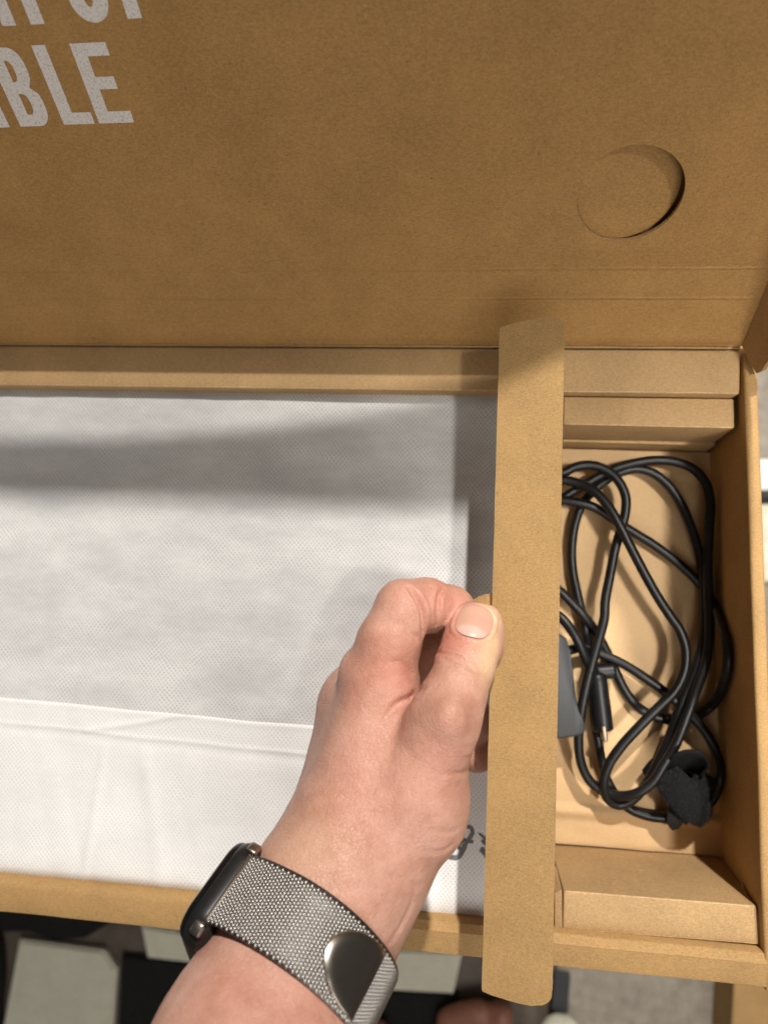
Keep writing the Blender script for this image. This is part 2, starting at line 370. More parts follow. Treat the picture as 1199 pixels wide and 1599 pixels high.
# main panel with the die-cut round opening
hu, hv = 56.9, 76.2; HR = 20.2
bm = bmesh.new()
outer = [bm.verts.new(lid(u, v)) for u, v in [(LW0+(LW1-LW0)*i/nu, VS) for i in range(nu+1)]+[(LW1, VS+(LH-VS)*i/10) for i in range(1, 11)]+[(LW1-(LW1-LW0)*i/20, LH) for i in range(1, 21)]+[(LW0, LH-(LH-VS)*i/10) for i in range(1, 10)]]
NH = 240
def hole_r(a): return HR+0.10*math.sin(a*120)+0.10*math.sin(3*a+1)
inner = [bm.verts.new(lid(hu+hole_r(2*math.pi*i/NH)*math.cos(2*math.pi*i/NH), hv+hole_r(2*math.pi*i/NH)*0.985*math.sin(2*math.pi*i/NH))) for i in range(NH)]
es = [bm.edges.new((outer[i], outer[(i+1) % len(outer)])) for i in range(len(outer))]+[bm.edges.new((inner[i], inner[(i+1) % NH])) for i in range(NH)]
bmesh.ops.triangle_fill(bm, use_beauty=True, edges=es)
o = from_bm('lid_panel', bm, M_lid, lidlow)
me = o.data
# opening wall (cut board edge) and the second layer behind it
V = []
for dd in (0.0, -0.4, -0.9, -1.3, -1.7):
    for i in range(NH):
        a = 2*math.pi*i/NH; rr = hole_r(a)+(0.0 if dd == 0 else 0.12*math.sin(a*90+dd))
        V.append(lid(hu+rr*math.cos(a), hv+rr*0.985*math.sin(a), dd))
Fc = [(j*NH+i, j*NH+(i+1) % NH, (j+1)*NH+(i+1) % NH, (j+1)*NH+i) for j in range(4) for i in range(NH)]
pyd('opening_edge', V, Fc, M_edge, lidlow, True)
bm = bmesh.new(); hexa(bm, [lid(LW0, 3, -12), lid(LW1-1, 3, -12), lid(LW1-1, LH, -12), lid(LW0, LH, -12), lid(LW0, 3, -8.2), lid(LW1-1, 3, -8.2), lid(LW1-1, LH, -8.2), lid(LW0, LH, -8.2)]); from_bm('lid_backing', bm, M_inner, lidlow)
V = []; dn = (math.cos(math.radians(32)), math.sin(math.radians(32))); rings_ = [1.0, 0.97, 0.8, 0.6, 0.4, 0.2, 0.02]
for q_ in rings_:
    for i in range(NH):
        a = 2*math.pi*i/NH; x = (HR-0.15)*q_*math.cos(a); y = (HR-0.15)*q_*0.985*math.sin(a); t_ = (x*dn[0]+y*dn[1])/HR
        V.append(lid(hu+x-0.25*max(0, t_)*dn[0], hv+y-0.25*max(0, t_)*dn[1], -0.35-6.6*(0.5+0.5*t_)**1.25-(0.3 if q_ == 1.0 else 0)))
pyd('punched_disc', V, [(j*NH+i, j*NH+(i+1) % NH, (j+1)*NH+(i+1) % NH, (j+1)*NH+i) for j in range(len(rings_)-1) for i in range(NH)]+[tuple((len(rings_)-1)*NH+i for i in range(NH))], M_inner, lidlow, True)
V = [lid(LW1, 0.5, -0.05), lid(LW1, LH, -0.05), lid(LW1-0.2, LH, -8.2), lid(LW1-0.2, 0.5, -8.2), lid(LW1-3, LH, -8.2), lid(LW1-3, 0.5, -6.2)]
pyd('lid_edge', V, [(0,1,2,3)], M_edge, lidlow)
# side ear of the lid, flaring out to the right
OUT = _n((0.40, -0.78, 0.48)); P0 = lid(LW1+0.4, 0.8)
rows_ = [(0, 0.0), (4, 2.2), (14, 9.0), (20, 11.5), (40, 22), (120, 50), (250, 60)]
V = []
for v_, w_ in rows_: V += [P0+LU*v_, P0+LU*v_+OUT*w_*0.5, P0+LU*v_+OUT*w_]
V[0] = P0; V[1] = P0+OUT*7.0-LU*3.5; V[2] = P0+OUT*13.5-LU*5.0; V[5] = P0+OUT*15.5-LU*2.0; V[8] = P0+OUT*17+LU*8
ear = pyd('lid_ear', V, [(i*3+k_, i*3+k_+1, i*3+k_+4, i*3+k_+3) for i in range(len(rows_)-1) for k_ in range(2)], M_card, lidlow)
sm = ear.modifiers.new('thickness', 'SOLIDIFY'); sm.thickness = 2.4*MM; sm.offset = 0
# printed words: white ink, stroke letters
ST = 5.2
def letter(ch, u0, v0, wd, h=28.0):
    A = lambda pts: [(u0+x, v0+y) for x, y in pts]
    t = ST*0.84
    out = []
    if ch == 'E': out = [[(0,0),(wd,0),(wd,t),(ST,t),(ST,h*0.44),(wd-1.9,h*0.44),(wd-1.9,h*0.44+t),(ST,h*0.44+t),(ST,h-t),(wd-0.6,h-t),(wd-0.6,h),(0,h)]]
    elif ch == 'F': out = [[(0,0),(ST,0),(ST,h*0.42),(wd-1.9,h*0.42),(wd-1.9,h*0.42+t),(ST,h*0.42+t),(ST,h-t),(wd,h-t),(wd,h),(0,h)]]
    elif ch == 'L': out = [[(0,0),(wd,0),(wd,t),(ST,t),(ST,h),(0,h)]]
    elif ch == 'I': out = [[(0,0),(ST,0),(ST,h),(0,h)]]
    elif ch == 'H': out = [[(0,0),(ST,0),(ST,h*0.43),(wd-ST,h*0.43),(wd-ST,0),(wd,0),(wd,h),(wd-ST,h),(wd-ST,h*0.43+t),(ST,h*0.43+t),(ST,h),(0,h)]]
    if out: return [(A(p), []) for p in out]
    def rr(x0, y0, x1, y1, rx, ry, left=True):      # loop with rounded corners; left corners square when left is False
        P = []
        for cx, cy, a0, ok in ((x1-rx, y0+ry, -90, True), (x1-rx, y1-ry, 0, True), (x0+rx, y1-ry, 90, left), (x0+rx, y0+ry, 180, left)):
            if ok: P += [(cx+rx*math.cos(math.radians(a0+q*9)), cy+ry*math.sin(math.radians(a0+q*9))) for q in range(11)]
            else: P.append((x0, y1 if a0 == 90 else y0))
        return P
    if ch == 'O': return [(A(rr(0,-0.4,wd,h+0.4,wd/2,7.2)), [A(rr(ST,t,wd-ST,h-t,(wd-2*ST)/2,3.4))])]
    if ch == 'B':
        lo = rr(0,0,wd,15.4,5.2,6.4,False); hi = rr(0,13.2,wd-0.9,h,5.0,6.2,False)
        # outline: lower bowl then upper bowl
        P = [(0,0)]+[p for p in lo if p[0] > wd-5.3 and p[1] < 12.5]+[(wd-3.0,14.1)]+[p for p in hi if p[0] > wd-6.2 and p[1] > 16.0]+[(0,h)]
        return [(A(P), [A(rr(ST,t,wd-ST,13.0-1.0,1.9,3.0,False)), A(rr(ST,16.2,wd-ST-0.7,h-t,1.9,2.8,False))])]
def put(ch, u0, v0, wd):
    for outer, holes in letter(ch, u0, v0, wd):
        dd = lambda L: [p for i, p in enumerate(L) if math.dist(p, L[i-1]) > 1e-3]
        outer = dd(outer); holes = [dd(h_) for h_ in holes]
        bm = bmesh.new(); es = []
        for loop in [outer]+holes:
            vs = [bm.verts.new(lid(u, v, 0.12)) for u, v in loop]
            es += [bm.edges.new((vs[i], vs[(i+1) % len(vs)])) for i in range(len(vs))]
        bmesh.ops.triangle_fill(bm, use_beauty=True, edges=es)
        bmesh.ops.recalc_face_normals(bm, faces=bm.faces[:])
        if sum((f.normal @ Vector(LN))*f.calc_area() for f in bm.faces) < 0: bmesh.ops.reverse_faces(bm, faces=bm.faces[:])
        bmesh.ops.scale(bm, vec=(MM,)*3, verts=bm.verts[:])
        me = bpy.data.meshes.new('letter'); bm.to_mesh(me); bm.free(); link('letter', me, M_ink, lidlow)
put('E', -148.1, 109.9, 14.2); put('L', -162.6, 109.9, 12.7); put('B', -180.8, 109.7, 13.6); put('I', -190.6, 109.6, ST)
put('H', -170.1, 144.4, 15.9); put('O', -142.2, 144.4, 13.6); put('F', -123.6, 144.7, 12.6)

# ------------------------------------------------------------------ inserts around the cable compartment
ins = empty('cardboard_insert', (80, 82, -66)); tag(ins, 'folded kraft cardboard insert at the hinge end of the cable compartment', 'insert')
bm = bmesh.new(); hexa(bm, [(42,75.6,-66), (125.2,75.0,-66), (125.2,89,-66), (42,89,-66), (42,75.8,-8), (120.9,75.4,-8), (120.9,89.6,-8.4), (42,89.6,-8.4)], 0.8, 3); o = from_bm('insert_block', bm, M_insert, ins, True); autosm(o)
bm = bmesh.new(); hexa(bm, [(43,74.2,-66), (124.8,73.6,-66), (124.8,75.3,-66), (43,75.3,-66), (43,74.2,-44), (123.4,73.6,-44), (123.4,75.3,-44), (43,75.3,-44)], 0.25); from_bm('turned_up_edge', bm, M_insert, ins)
for k_, xx in enumerate((40.9, 39.2)):
    bm = bmesh.new(); hexa(bm, slab([(xx,76.8+k_), (xx+0.9,76.6+k_), (xx+0.9,89), (xx,89)], -60, -8.6-k_*0.6), 0.2); from_bm('end_fold', bm, M_edge, ins)
ins2 = empty('cardboard_insert', (88, -147, -66)); tag(ins2, 'folded kraft cardboard insert at the front end of the cable compartment', 'insert')
bm = bmesh.new()
hexa(bm, [(46.5,-155.8,-66), (134,-155,-66), (134.4,-139.0,-66), (46.5,-139.8,-66), (46.5,-156.6,-5.6), (131.6,-155.0,-5.6), (129.9,-138.9,-6.0), (46.5,-139.8,-5.6)], 0.9, 3)
o = from_bm('insert_block', bm, M_insert, ins2, True); autosm(o)
V = [(46.3,-156.2,-5.2), (43.9,-156.4,-6.6), (43.4,-141.6,-6.8), (45.8,-139.9,-5.4), (45.9,-139.7,-30), (43.2,-136.5,-32), (43.2,-136.5,-60), (43.6,-156,-60)]
fl2 = pyd('end_fold', V, [(0,1,2,3), (3,2,5,4), (1,7,6,5,2)], M_insert, ins2); q = fl2.modifiers.new('t', 'SOLIDIFY'); q.thickness = 0.9*MM
V = [(130.2,-140.2,-6.3), (131.9,-154.6,-6.0), (133.6,-154.4,-9.5), (131.3,-136.4,-26.0), (130.2,-138.0,-24)]
fl3 = pyd('end_fold', V, [(0,1,2,3,4)], M_insert, ins2); q = fl3.modifiers.new('t', 'SOLIDIFY'); q.thickness = 0.8*MM
def worn(parent, a, b, r=0.42):        # rubbed fold line along an edge, its bright highlight put into the paler colour
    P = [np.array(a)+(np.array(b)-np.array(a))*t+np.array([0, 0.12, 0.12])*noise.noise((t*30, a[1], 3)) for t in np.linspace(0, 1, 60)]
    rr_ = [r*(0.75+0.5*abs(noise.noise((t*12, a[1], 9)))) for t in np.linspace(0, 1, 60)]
    V, Fc = tube(P, np.array(rr_), 6); return pyd('worn_highlight_fold', V, Fc, M_worn_highlight, parent, True)
M_worn_highlight = cardboard('rubbed_highlight_cardboard', (0.56, 0.38, 0.20), var=1.2)  # paler than the board: rubbed fibre plus a painted edge highlight
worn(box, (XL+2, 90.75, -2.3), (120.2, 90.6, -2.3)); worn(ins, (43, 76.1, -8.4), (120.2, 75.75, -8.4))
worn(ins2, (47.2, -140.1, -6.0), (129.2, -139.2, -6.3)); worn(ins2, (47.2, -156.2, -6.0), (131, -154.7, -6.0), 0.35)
dv = empty('cardboard_divider', (14, -30, -66)); tag(dv, 'kraft cardboard divider between the white bag and the cable compartment', 'divider')
bm = bmesh.new(); hexa(bm, slab([(15,-155), (17,-155), (17,89), (15,89)], -66, -9), 0.3); from_bm('panel', bm, M_card, dv)
# crumpled kraft paper lining the bottom
nx, ny = 70, 150; V = []
def paper_z(x, y):
    z = -64.0+1.1*noise.noise((x*0.03, y*0.02, 1.0))+0.5*noise.noise((x*0.09, y*0.05, 2.0))
    a = x*0.25+y*0.97
    z += 2.0*abs(noise.noise((a*0.045, x*0.008, 5.0)))
    z += 1.5*abs(noise.noise(((x*0.8-y*0.6)*0.03, a*0.008, 8.0)))
    if y > 58: z += 1.6*min(1, (y-58)/2.0)*0.5
    if y < -118: z += 2.6*max(0, 1-abs(y+121)/5)
    return z
for j in range(ny+1):
    y = -138.6+(73.2+138.6)*j/ny
    for i in range(nx+1):
        x = 18+(wallx(y)+4.2-18)*i/nx
        V.append((x, y, paper_z(x, y)))
m = nx+1
pp = pyd('paper_liner', V, [(j*m+i, j*m+i+1, (j+1)*m+i+1, (j+1)*m+i) for j in range(ny) for i in range(nx)], M_paper, None, True)
tag(pp, 'creased brown kraft paper lining the bottom of the cable compartment', 'paper')

# ------------------------------------------------------------------ white non-woven bag
bagE = empty('fabric_bag', (-120, -35, -30)); tag(bagE, 'white dotted non-woven fabric bag lying flat inside the box', 'bag')
def edge_y(x):  # front edge
    return -161.8+0.6*math.sin(x*0.03)-(x+228)*0.0010
def bag_z(x, y):
    z = -9.0+1.2*noise.noise((x*0.010, y*0.016, 3.0))+0.35*noise.noise((x*0.05, y*0.05, 4.0))
    z += 0.8*math.exp(-((y-(42+0.02*x+3*noise.noise((x*0.03, 0, 9))))/7.0)**2)
    z += 0.5*abs(noise.noise((x*0.022, y*0.006, 6.0)))+0.35*abs(noise.noise(((x+y)*0.02, (x-y)*0.01, 12.0)))
    d = min(y-edge_y(x), 91-y)
    if d < 9: z -= (7.0 if y < 0 else 3.0)*(1-d/9)**2.2
    return z
nx, ny = 190, 160; V = []
for j in range(ny+1):
    t = j/ny
    for i in range(nx+1):
        x = -300+(14.0+300)*i/nx
        y0 = edge_y(x); y = y0+(91.0-y0)*t
        V.append((x, y, bag_z(x, y)))
m = nx+1
pyd('bag_panel', V, [(j*m+i, j*m+i+1, (j+1)*m+i+1, (j+1)*m+i) for j in range(ny) for i in range(nx)], M_bag, bagE, True)
# the opening flap of the bag folded over, doubled cloth towards the front edge
def fold_y(x): return at(0,1093,-8)[1]+(-68.0+65.0)*0.0+0.9*math.sin(x*0.021)+1.2*noise.noise((x*0.02, 2, 2))-0.012*(x+228)
def fold_z(x, y):
    z = bag_z(x, y)+0.42
    f = fold_y(x)-y
    z += 0.15*math.exp(-((f-1.2)/1.6)**2)
    ridge = fold_y(x)-12.5-1.5*noise.noise((x*0.012, 1, 5))-0.006*(x+228)
    z += 0.35*math.exp(-((y-ridge)/0.9)**2)-0.2*math.exp(-((y-ridge+3.0)/2.0)**2)
    z += 0.8*abs(noise.noise((x*0.05+y*0.012, y*0.006, 21.0)))*min(1, max(0, (ridge-y)/10))
    rl = (x+182)-0.09*(y+130); z += 0.5*math.exp(-(rl/2.2)**2)*min(1, max(0, (ridge-y)/14))
    rl = (x+150)+0.2*(y+130); z += 0.7*math.exp(-(rl/4.2)**2)*min(1, max(0, (ridge-y)/14))
    tri = (x+190)*0.25-(y-ridge); z += 0.5*math.exp(-(tri/1.5)**2) if -190 < x < -120 else 0
    d = y-edge_y(x)+1.0
    if d < 5: z -= 4.0*(1-d/5)**2
    if f < 0.4: z -= 0.5
    return z
nx, ny = 230, 110; V = []
for j in range(ny+1):
    for i in range(nx+1):
        x = -300+(14.3+300)*i/nx
        y0 = edge_y(x)-0.7; y1 = fold_y(x); y = y0+(y1-y0)*j/ny
        V.append((x, y, fold_z(x, y)))
m = nx+1
fo = pyd('folded_flap', V, [(j*m+i, j*m+i+1, (j+1)*m+i+1, (j+1)*m+i) for j in range(ny) for i in range(nx)], M_bag2, bagE, True)
# grey printed care mark
def print_stroke(pts, wpx):
    P = [at(x, y, -8) for x, y in pts]; P = catmull(P, 5); V = []
    T = np.gradient(P, axis=0)
    for p, t in zip(P, T):
        s = np.array([-t[1], t[0], 0]); s /= np.linalg.norm(s)+1e-9
        for e in (-1, 1):
            q = p+s*e*wpx/3.1/1.5; V.append((q[0], q[1], fold_z(q[0], q[1])+0.35))
    return V, [(2*i, 2*i+1, 2*i+3, 2*i+2) for i in range(len(P)-1)]
V = []; Fc = []
for pts, wp in (([(700,1338), (715,1339), (722,1330), (727,1318)], 5), ([(727,1318), (733,1310), (738,1300), (735,1293), (728,1291)], 4), ([(723,1311), (731,1314), (739,1315)], 3.5),
                ([(748,1302), (753,1306), (760,1312)], 2.5), ([(753,1312), (758,1318), (764,1320)], 4), ([(751,1326), (757,1332), (762,1340)], 6), ([(722,1330), (716,1322), (722,1312)], 4)):
    v, f = print_stroke(pts, wp); b = len(V); V += v; Fc += [tuple(i+b for i in q) for q in f]
pyd('printed_mark', V, Fc, M_greyink, fo)

# ------------------------------------------------------------------ cardboard pull strip held in the hand
strip = empty('cardboard_strip', (20, -25, 55)); tag(strip, 'long narrow cardboard strip with rounded ends pinched by the thumb', 'cardboard strip')
ZL, ZR = 44.5, 56.0
def fl_z(px, py):   # tilt: right edge higher
    t = (px-(780-28*(py-510)/1040.0))/104.0
    return ZL+(ZR-ZL)*t
out = []
Lp = [(780-28*(y-510)/1040.0+0.5*noise.noise((y*0.02,0,0)), y) for y in np.linspace(516, 1545, 150)]
Bt = [(753.5,1549), (770,1556), (790,1562), (810,1567.5), (830,1572), (840,1571)]+[(843+19*math.sin(a), 1552+19*math.cos(a)) for a in np.linspace(0.1, 1.4, 8)]
Rp = []
for i, y in enumerate(np.linspace(1548, 530, 520)):
    Rp.append((881-19*(y-530)/1018.0+(0.9 if i % 2 else -0.5)*rng.uniform(0.2, 1.0), y))
Tp = [(861+18.5*math.cos(a), 514-20*math.sin(a)) for a in np.linspace(0.2, 1.5, 9)]+[(850,494.5), (830,498), (805,504), (787,508.5), (780.5,511)]
pts = Lp+[(x+rng.uniform(-.4,.4), y+rng.uniform(-.4,.4)) for x, y in Bt]+Rp+Tp
top = [at(x, y, fl_z(x, y)) for x, y in pts]
bm = bmesh.new()
vt = [bm.verts.new(p) for p in top]; vb = [bm.verts.new(p+np.array([0.25, 0, -1.9])) for p in top]
N = len(vt)
bmesh.ops.triangle_fill(bm, use_beauty=True, edges=[bm.edges.new((vt[i], vt[(i+1) % N])) for i in range(N)])
bmesh.ops.triangle_fill(bm, use_beauty=True, edges=[bm.edges.new((vb[i], vb[(i+1) % N])) for i in range(N)])
for i in range(N): bm.faces.new((vt[i], vt[(i+1) % N], vb[(i+1) % N], vb[i]))
sp_ = from_bm('strip_panel', bm, M_strip, strip); sp_.data.materials.append(M_edge)
for p_ in sp_.data.polygons:
    if len(p_.vertices) == 4 and abs(p_.normal.z) < 0.8: p_.material_index = 1
# half-round pull tab folded along the left edge
tabp = [(771,926), (760,927.5), (748,931), (738,937), (729,946), (722,958), (718,972), (720,990), (728,1004), (742,1014), (767,1018)]
bm = bmesh.new()
def tab_pt(x, y):
    s = max(0.0, (771-x)/53.0); return at(x, y, ZL-0.3-5.5*s-(1.2 if s > 0.16 else 0))
tp = [tab_pt(*p) for p in tabp]; mid = [tab_pt(763, 928), tab_pt(762.5, 1016)]
cre = [at(764, 928, ZL-2.6), at(763, 1016, ZL-2.6)]
V = [tp[0], cre[0], cre[1], tp[-1]]+tp[1:-1]
n0 = 4; ring = [1]+[n0+i for i in range(len(tp)-2)]+[2]
tb_ = pyd('pull_tab', V, [(0,1,2,3), tuple(ring)], M_strip, strip); q = tb_.modifiers.new('t', 'SOLIDIFY'); q.thickness = 1.3*MM; q.offset = -1

# ------------------------------------------------------------------ power adapter, cable, strap
ad = empty('power_adapter', (30, -45, -62)); tag(ad, 'dark grey power adapter brick half hidden under the cardboard strip', 'adapter')
zt = -40.0
A = lambda x, y, z: at(840+x/3.34, 960+y/3.34, z)
adp = [(-60,120), (60,92), (105,96), (150,125), (172,190), (186,300), (200,420), (220,520), (246,575), (252,605), (236,630), (200,643), (110,655), (-60,668)]
bm = bmesh.new()
tv = [A(x, y, zt) for x, y in adp]; c0 = np.mean(tv, axis=0)
rings = []
for dz, ins_ in ((-22, 0.0), (-3.2, 0.0), (-1.1, 0.5), (0, 2.0)):
    rings.append([bm.verts.new(p+(c0-p)/np.linalg.norm(c0-p)*ins_+np.array([0, 0, dz])) for p in tv])
n = len(tv)
for a, b in zip(rings[:-1], rings[1:]):
    for i in range(n): bm.faces.new((a[i], a[(i+1) % n], b[(i+1) % n], b[i]))
bm.faces.new(rings[-1]); bm.faces.new(rings[0][::-1])
o = from_bm('adapter_body', bm, M_adapter, ad, True); autosm(o, 50)
C3 = lambda x, y, z: at(840+x/3.34, 640+y/3.34, z)
C4 = A
path = []
# from the adapter: lower strand, through the strap, left strand, inner top arch, lower loop, long diagonal
path += [C4(150,190,-50), C4(240,170,-54), C4(330,205,-54.5), C4(430,250,-54), C4(530,310,-53), C4(630,380,-53), C4(740,470,-53), C4(820,550,-53), C4(890,640,-55), C4(935,740,-57), C4(948,850,-57), C4(918,950,-57), C4(850,1025,-57), C4(760,1062,-58), C4(660,1063,-58.5), C4(560,1048,-58.5), C4(470,1008,-58.5), C4(390,920,-58.5), C4(345,820,-58), C4(318,690,-57), C4(295,540,-57), C4(280,350,-57), C4(262,160,-57), C4(238,30,-57.5)]
path += [C3(205,960,-58), C3(180,830,-58), C3(176,720,-57.5), C3(192,600,-57), C3(225,505,-56), C3(275,435,-55), C3(340,378,-54), C3(420,330,-52.5), C3(520,308,-52.5), C3(605,333,-53), C3(685,400,-54), C3(752,505,-55), C3(802,625,-55.5), C3(840,745,-55.5), C3(862,860,-55.5), C3(868,980,-55)]
path += [C4(868,60,-54), C4(850,180,-53), C4(806,320,-52), C4(750,460,-51), C4(700,600,-51), C4(635,750,-51), C4(560,890,-52), C4(490,968,-53), C4(420,994,-53), C4(362,960,-51), C4(343,880,-48), C4(368,785,-45.5), C4(432,690,-44.5), C4(520,592,-44), C4(620,492,-44), C4(715,395,-44), C4(763,292,-44), C4(770,180,-44), C4(738,80,-44)]
path += [C3(695,1085,-44), C3(620,970,-43), C3(545,835,-42), C3(480,710,-41), C3(430,610,-40), C3(372,512,-40), C3(300,430,-41), C3(215,385,-43), C3(120,365,-44), C3(20,380,-45), C3(-40,370,-45), C3(-20,330,-45), C3(50,335,-45.5), C3(125,330,-46), C3(200,296,-46), C3(280,288,-46), C3(355,314,-46), C3(420,372,-46), C3(456,450,-46.5), C3(456,530,-47), C3(432,625,-48), C3(402,725,-49), C3(376,860,-49), C3(350,1000,-48.5)]
path += [C4(345,20,-48), C4(308,160,-46), C4(262,330,-44), C4(227,500,-43), C4(211,650,-45), C4(226,780,-49), C4(272,870,-51), C4(345,925,-52), C4(430,946,-49), C4(515,932,-46), C4(598,872,-45), C4(655,785,-45), C4(716,680,-45.5), C4(772,540,-46), C4(822,400,-47), C4(868,270,-48), C4(890,150,-49), C4(893,30,-49.5)]
path += [C3(888,960,-50), C3(884,800,-50), C3(892,620,-49.5), C3(898,480,-49), C3(870,375,-49), C3(800,302,-49.5), C3(700,268,-50), C3(600,263,-50), C3(500,278,-50), C3(400,306,-50.5), C3(325,342,-51.5), C3(240,392,-52), C3(160,440,-52), C3(90,490,-51), C3(20,520,-50), C3(-30,500,-50), C3(10,465,-50), C3(125,472,-49), C3(210,484,-48.5), C3(300,512,-49), C3(400,576,-52), C3(500,640,-54), C3(600,702,-55.5), C3(700,775,-57), C3(800,862,-59), C3(872,945,-59.5), C3(925,1030,-59)]
path += [C4(958,60,-59), C4(985,150,-59), C4(990,250,-59), C4(965,370,-59), C4(900,480,-59), C4(820,532,-59.5), C4(720,552,-59.5), C4(620,536,-59.5), C4(520,480,-59.5), C4(450,390,-59.5), C4(400,285,-59.5), C4(352,180,-59), C4(300,85,-56)]
path += [C3(240,1075,-52), C3(185,1015,-51), C3(125,955,-50), C3(50,900,-50), C3(-10,900,-50), C3(-20,960,-50), C3(40,1030,-48), C4(125,20,-44), C4(190,105,-42), C4(235,195,-43), C4(262,255,-47), C4(295,300,-51), C4(306,330,-52)]
def lean(p):        # strands against the right wall climb it
    px, py = (lambda c: (c[0]/c[2]*F_PX+CX, c[1]/c[2]*F_PX+CY))(RC@(p-CAMP)); z = p[2]
    while p[0] > wallx(p[1])+3.6*(-z/66)-3.0 and z < -8: z += 0.5; p = at(px, py, z)
    return p
path = [lean(p) for p in path]
P = catmull(path, 6)
V, Fc = tube(P, 2.5, 12)
cab = pyd('charging_cable', V, Fc, M_rubber, None, True)
tag(cab, 'coiled black charging cable lying in the cardboard compartment', 'cable')
# plug at its end
P = [C4(303,305,-52), C4(308,330,-51.5), C4(318,420,-51), C4(330,520,-50.5), C4(338,590,-50.2), C4(340,604,-50.2)]
V, Fc = tube(catmull(P, 4), np.interp(np.arange(21), [0,2,4,12,18,20], [3.0,4.4,5.0,5.3,5.3,4.7]), 16); pl = pyd('plug', V, Fc, M_rubber, cab, True); autosm(pl, 60)
def plate(name, a, b, half_w, half_t, mat, parent, sidev=None):
    a = np.array(a); b = np.array(b); t = (b-a)/np.linalg.norm(b-a); sv = np.cross(t, (0,0,1.0)) if sidev is None else np.array(sidev); sv = sv-t*(sv@t); sv /= np.linalg.norm(sv); nv = np.cross(sv, t)
    bm = bmesh.new()
    q = [a-sv*half_w-nv*half_t, a+sv*half_w-nv*half_t, b+sv*half_w-nv*half_t, b-sv*half_w-nv*half_t]
    hexa(bm, q+[p+2*nv*half_t for p in q], min(half_w, half_t)*0.6, 3)
    o = from_bm(name, bm, mat, parent, True); return autosm(o, 60)
plate('contact', C4(336,575,-47.5), C4(347,658,-47.5), 1.3, 3.6, M_gold, pl)
V, Fc = tube(catmull([C4(285,300,-55), C4(310,299,-54), C4(350,296,-54), C4(385,293,-54), C4(402,292,-54)], 4), np.interp(np.arange(17), [0,2,13,16], [2.8,4.2,4.2,3.4]), 14); autosm(pyd('cable_clip', V, Fc, M_rubber, cab, True), 60)
bm = bmesh.new()
# hook and loop strap: ribbon loops
st = empty('cable_strap', (118, -118, -60)); tag(st, 'fuzzy black hook and loop strap tied round the coiled cable', 'strap')
G6 = lambda x, y, z: at(990+x/7.494, 1160+y/7.494, z)
def ribbon(name, cl, wv, mat, parent, th=1.1, rag=0.0, arch=0.0):
    """cl: list of centre points, wv: list of half-width vectors"""
    P = catmull(cl, 7); W = catmull(wv, 7); n = len(P); V = []; m = 9
    for i in range(n):
        for j in range(m):
            s = -1+2*j/(m-1); bulge = 0.0
            V.append(P[i]+W[i]*s*(1+rag*noise.noise((i*0.9, j, 3)))+np.array([0, 0, arch*(1-s*s)]))
    o = pyd(name, V, [(i*m+j, i*m+j+1, (i+1)*m+j+1, (i+1)*m+j) for i in range(n-1) for j in range(m-1)], mat, parent, True)
    q = o.modifiers.new('t', 'SOLIDIFY'); q.thickness = th*MM; q.offset = 0
    return P, W
def hv(x, y, z=0.0):
    a = G6(600,600,-45); b = G6(600+x, 600+y, -45+z); return b-a
rb = []
# diagonal fuzzy band over the cables
rb.append(ribbon('strap_band', [G6(330,360,-52), G6(420,440,-44), G6(540,590,-41), G6(680,740,-42), G6(800,850,-46), G6(830,880,-52)], [hv(-105,100), hv(-125,125), hv(-130,140), hv(-125,135), hv(-90,110), hv(-60,80)], M_velcro, st, 1.4, 0.06, 2.2))
# far loop standing up behind, open to the top
rb.append(ribbon('strap_loop', [G6(440,330,-50), G6(520,250,-47), G6(640,215,-46), G6(750,260,-47), G6(790,330,-49), G6(740,430,-52)], [hv(60,110,-4), hv(40,100,-9), hv(0,110,-10), hv(-40,110,-9), hv(-70,60,-8), hv(-40,30,-7)], M_velcro, st, 1.2))
rb.append(ribbon('strap_band', [G6(830,360,-53), G6(790,500,-48), G6(700,620,-45), G6(590,760,-47), G6(520,880,-52)], [hv(95,60), hv(115,80), hv(115,90), hv(100,80), hv(90,70)], M_velcro, st, 1.3, 0.05, 1.8))
rb.append(ribbon('strap_inside', [G6(480,420,-57), G6(600,480,-58), G6(720,520,-58), G6(800,600,-58)], [hv(-70,110), hv(-60,130), hv(-50,130), hv(-40,110)], M_velback, st, 1.0))
rb.append(ribbon('strap_end', [G6(520,770,-53), G6(490,860,-53.5), G6(470,950,-55), G6(480,1010,-57)], [hv(-125,-50), hv(-110,-30), hv(-85,-5), hv(-40,10)], M_velback, st, 1.2))
rb.append(ribbon('strap_end', [G6(120,380,-56), G6(190,320,-55), G6(270,270,-55), G6(330,240,-55)], [hv(-30,-60), hv(-45,-70), hv(-60,-85), hv(-60,-85)], M_velcro, st, 1.2))
# fuzz
V = []; Fc = []
for ri, cnt in ((0, 9000), (2, 6000)):
    P, W = rb[ri]
    for _ in range(cnt):
        i = rng.uniform(0, len(P)-1.01); a = int(i); f_ = i-a; s = rng.uniform(-1.03, 1.03)
        p = P[a]*(1-f_)+P[a+1]*f_+(W[a]*(1-f_)+W[a+1]*f_)*s
        nrm = np.cross(P[a+1]-P[a], W[a]); nrm /= np.linalg.norm(nrm)+1e-9
        if nrm[2] < 0: nrm = -nrm
        d = nrm*0.8+rng.normal(0, 0.6, 3); d /= np.linalg.norm(d); L_ = rng.uniform(0.6, 1.9)
        sd = np.cross(d, rng.normal(0, 1, 3)); sd /= np.linalg.norm(sd)+1e-9
        b = len(V); p = p+nrm*0.5+np.array([0, 0, 2.0*max(0, 1-s*s)]); V += [p-sd*0.09, p+sd*0.09, p+d*L_+np.array([0, 0, -0.2])]; Fc.append((b, b+1, b+2))
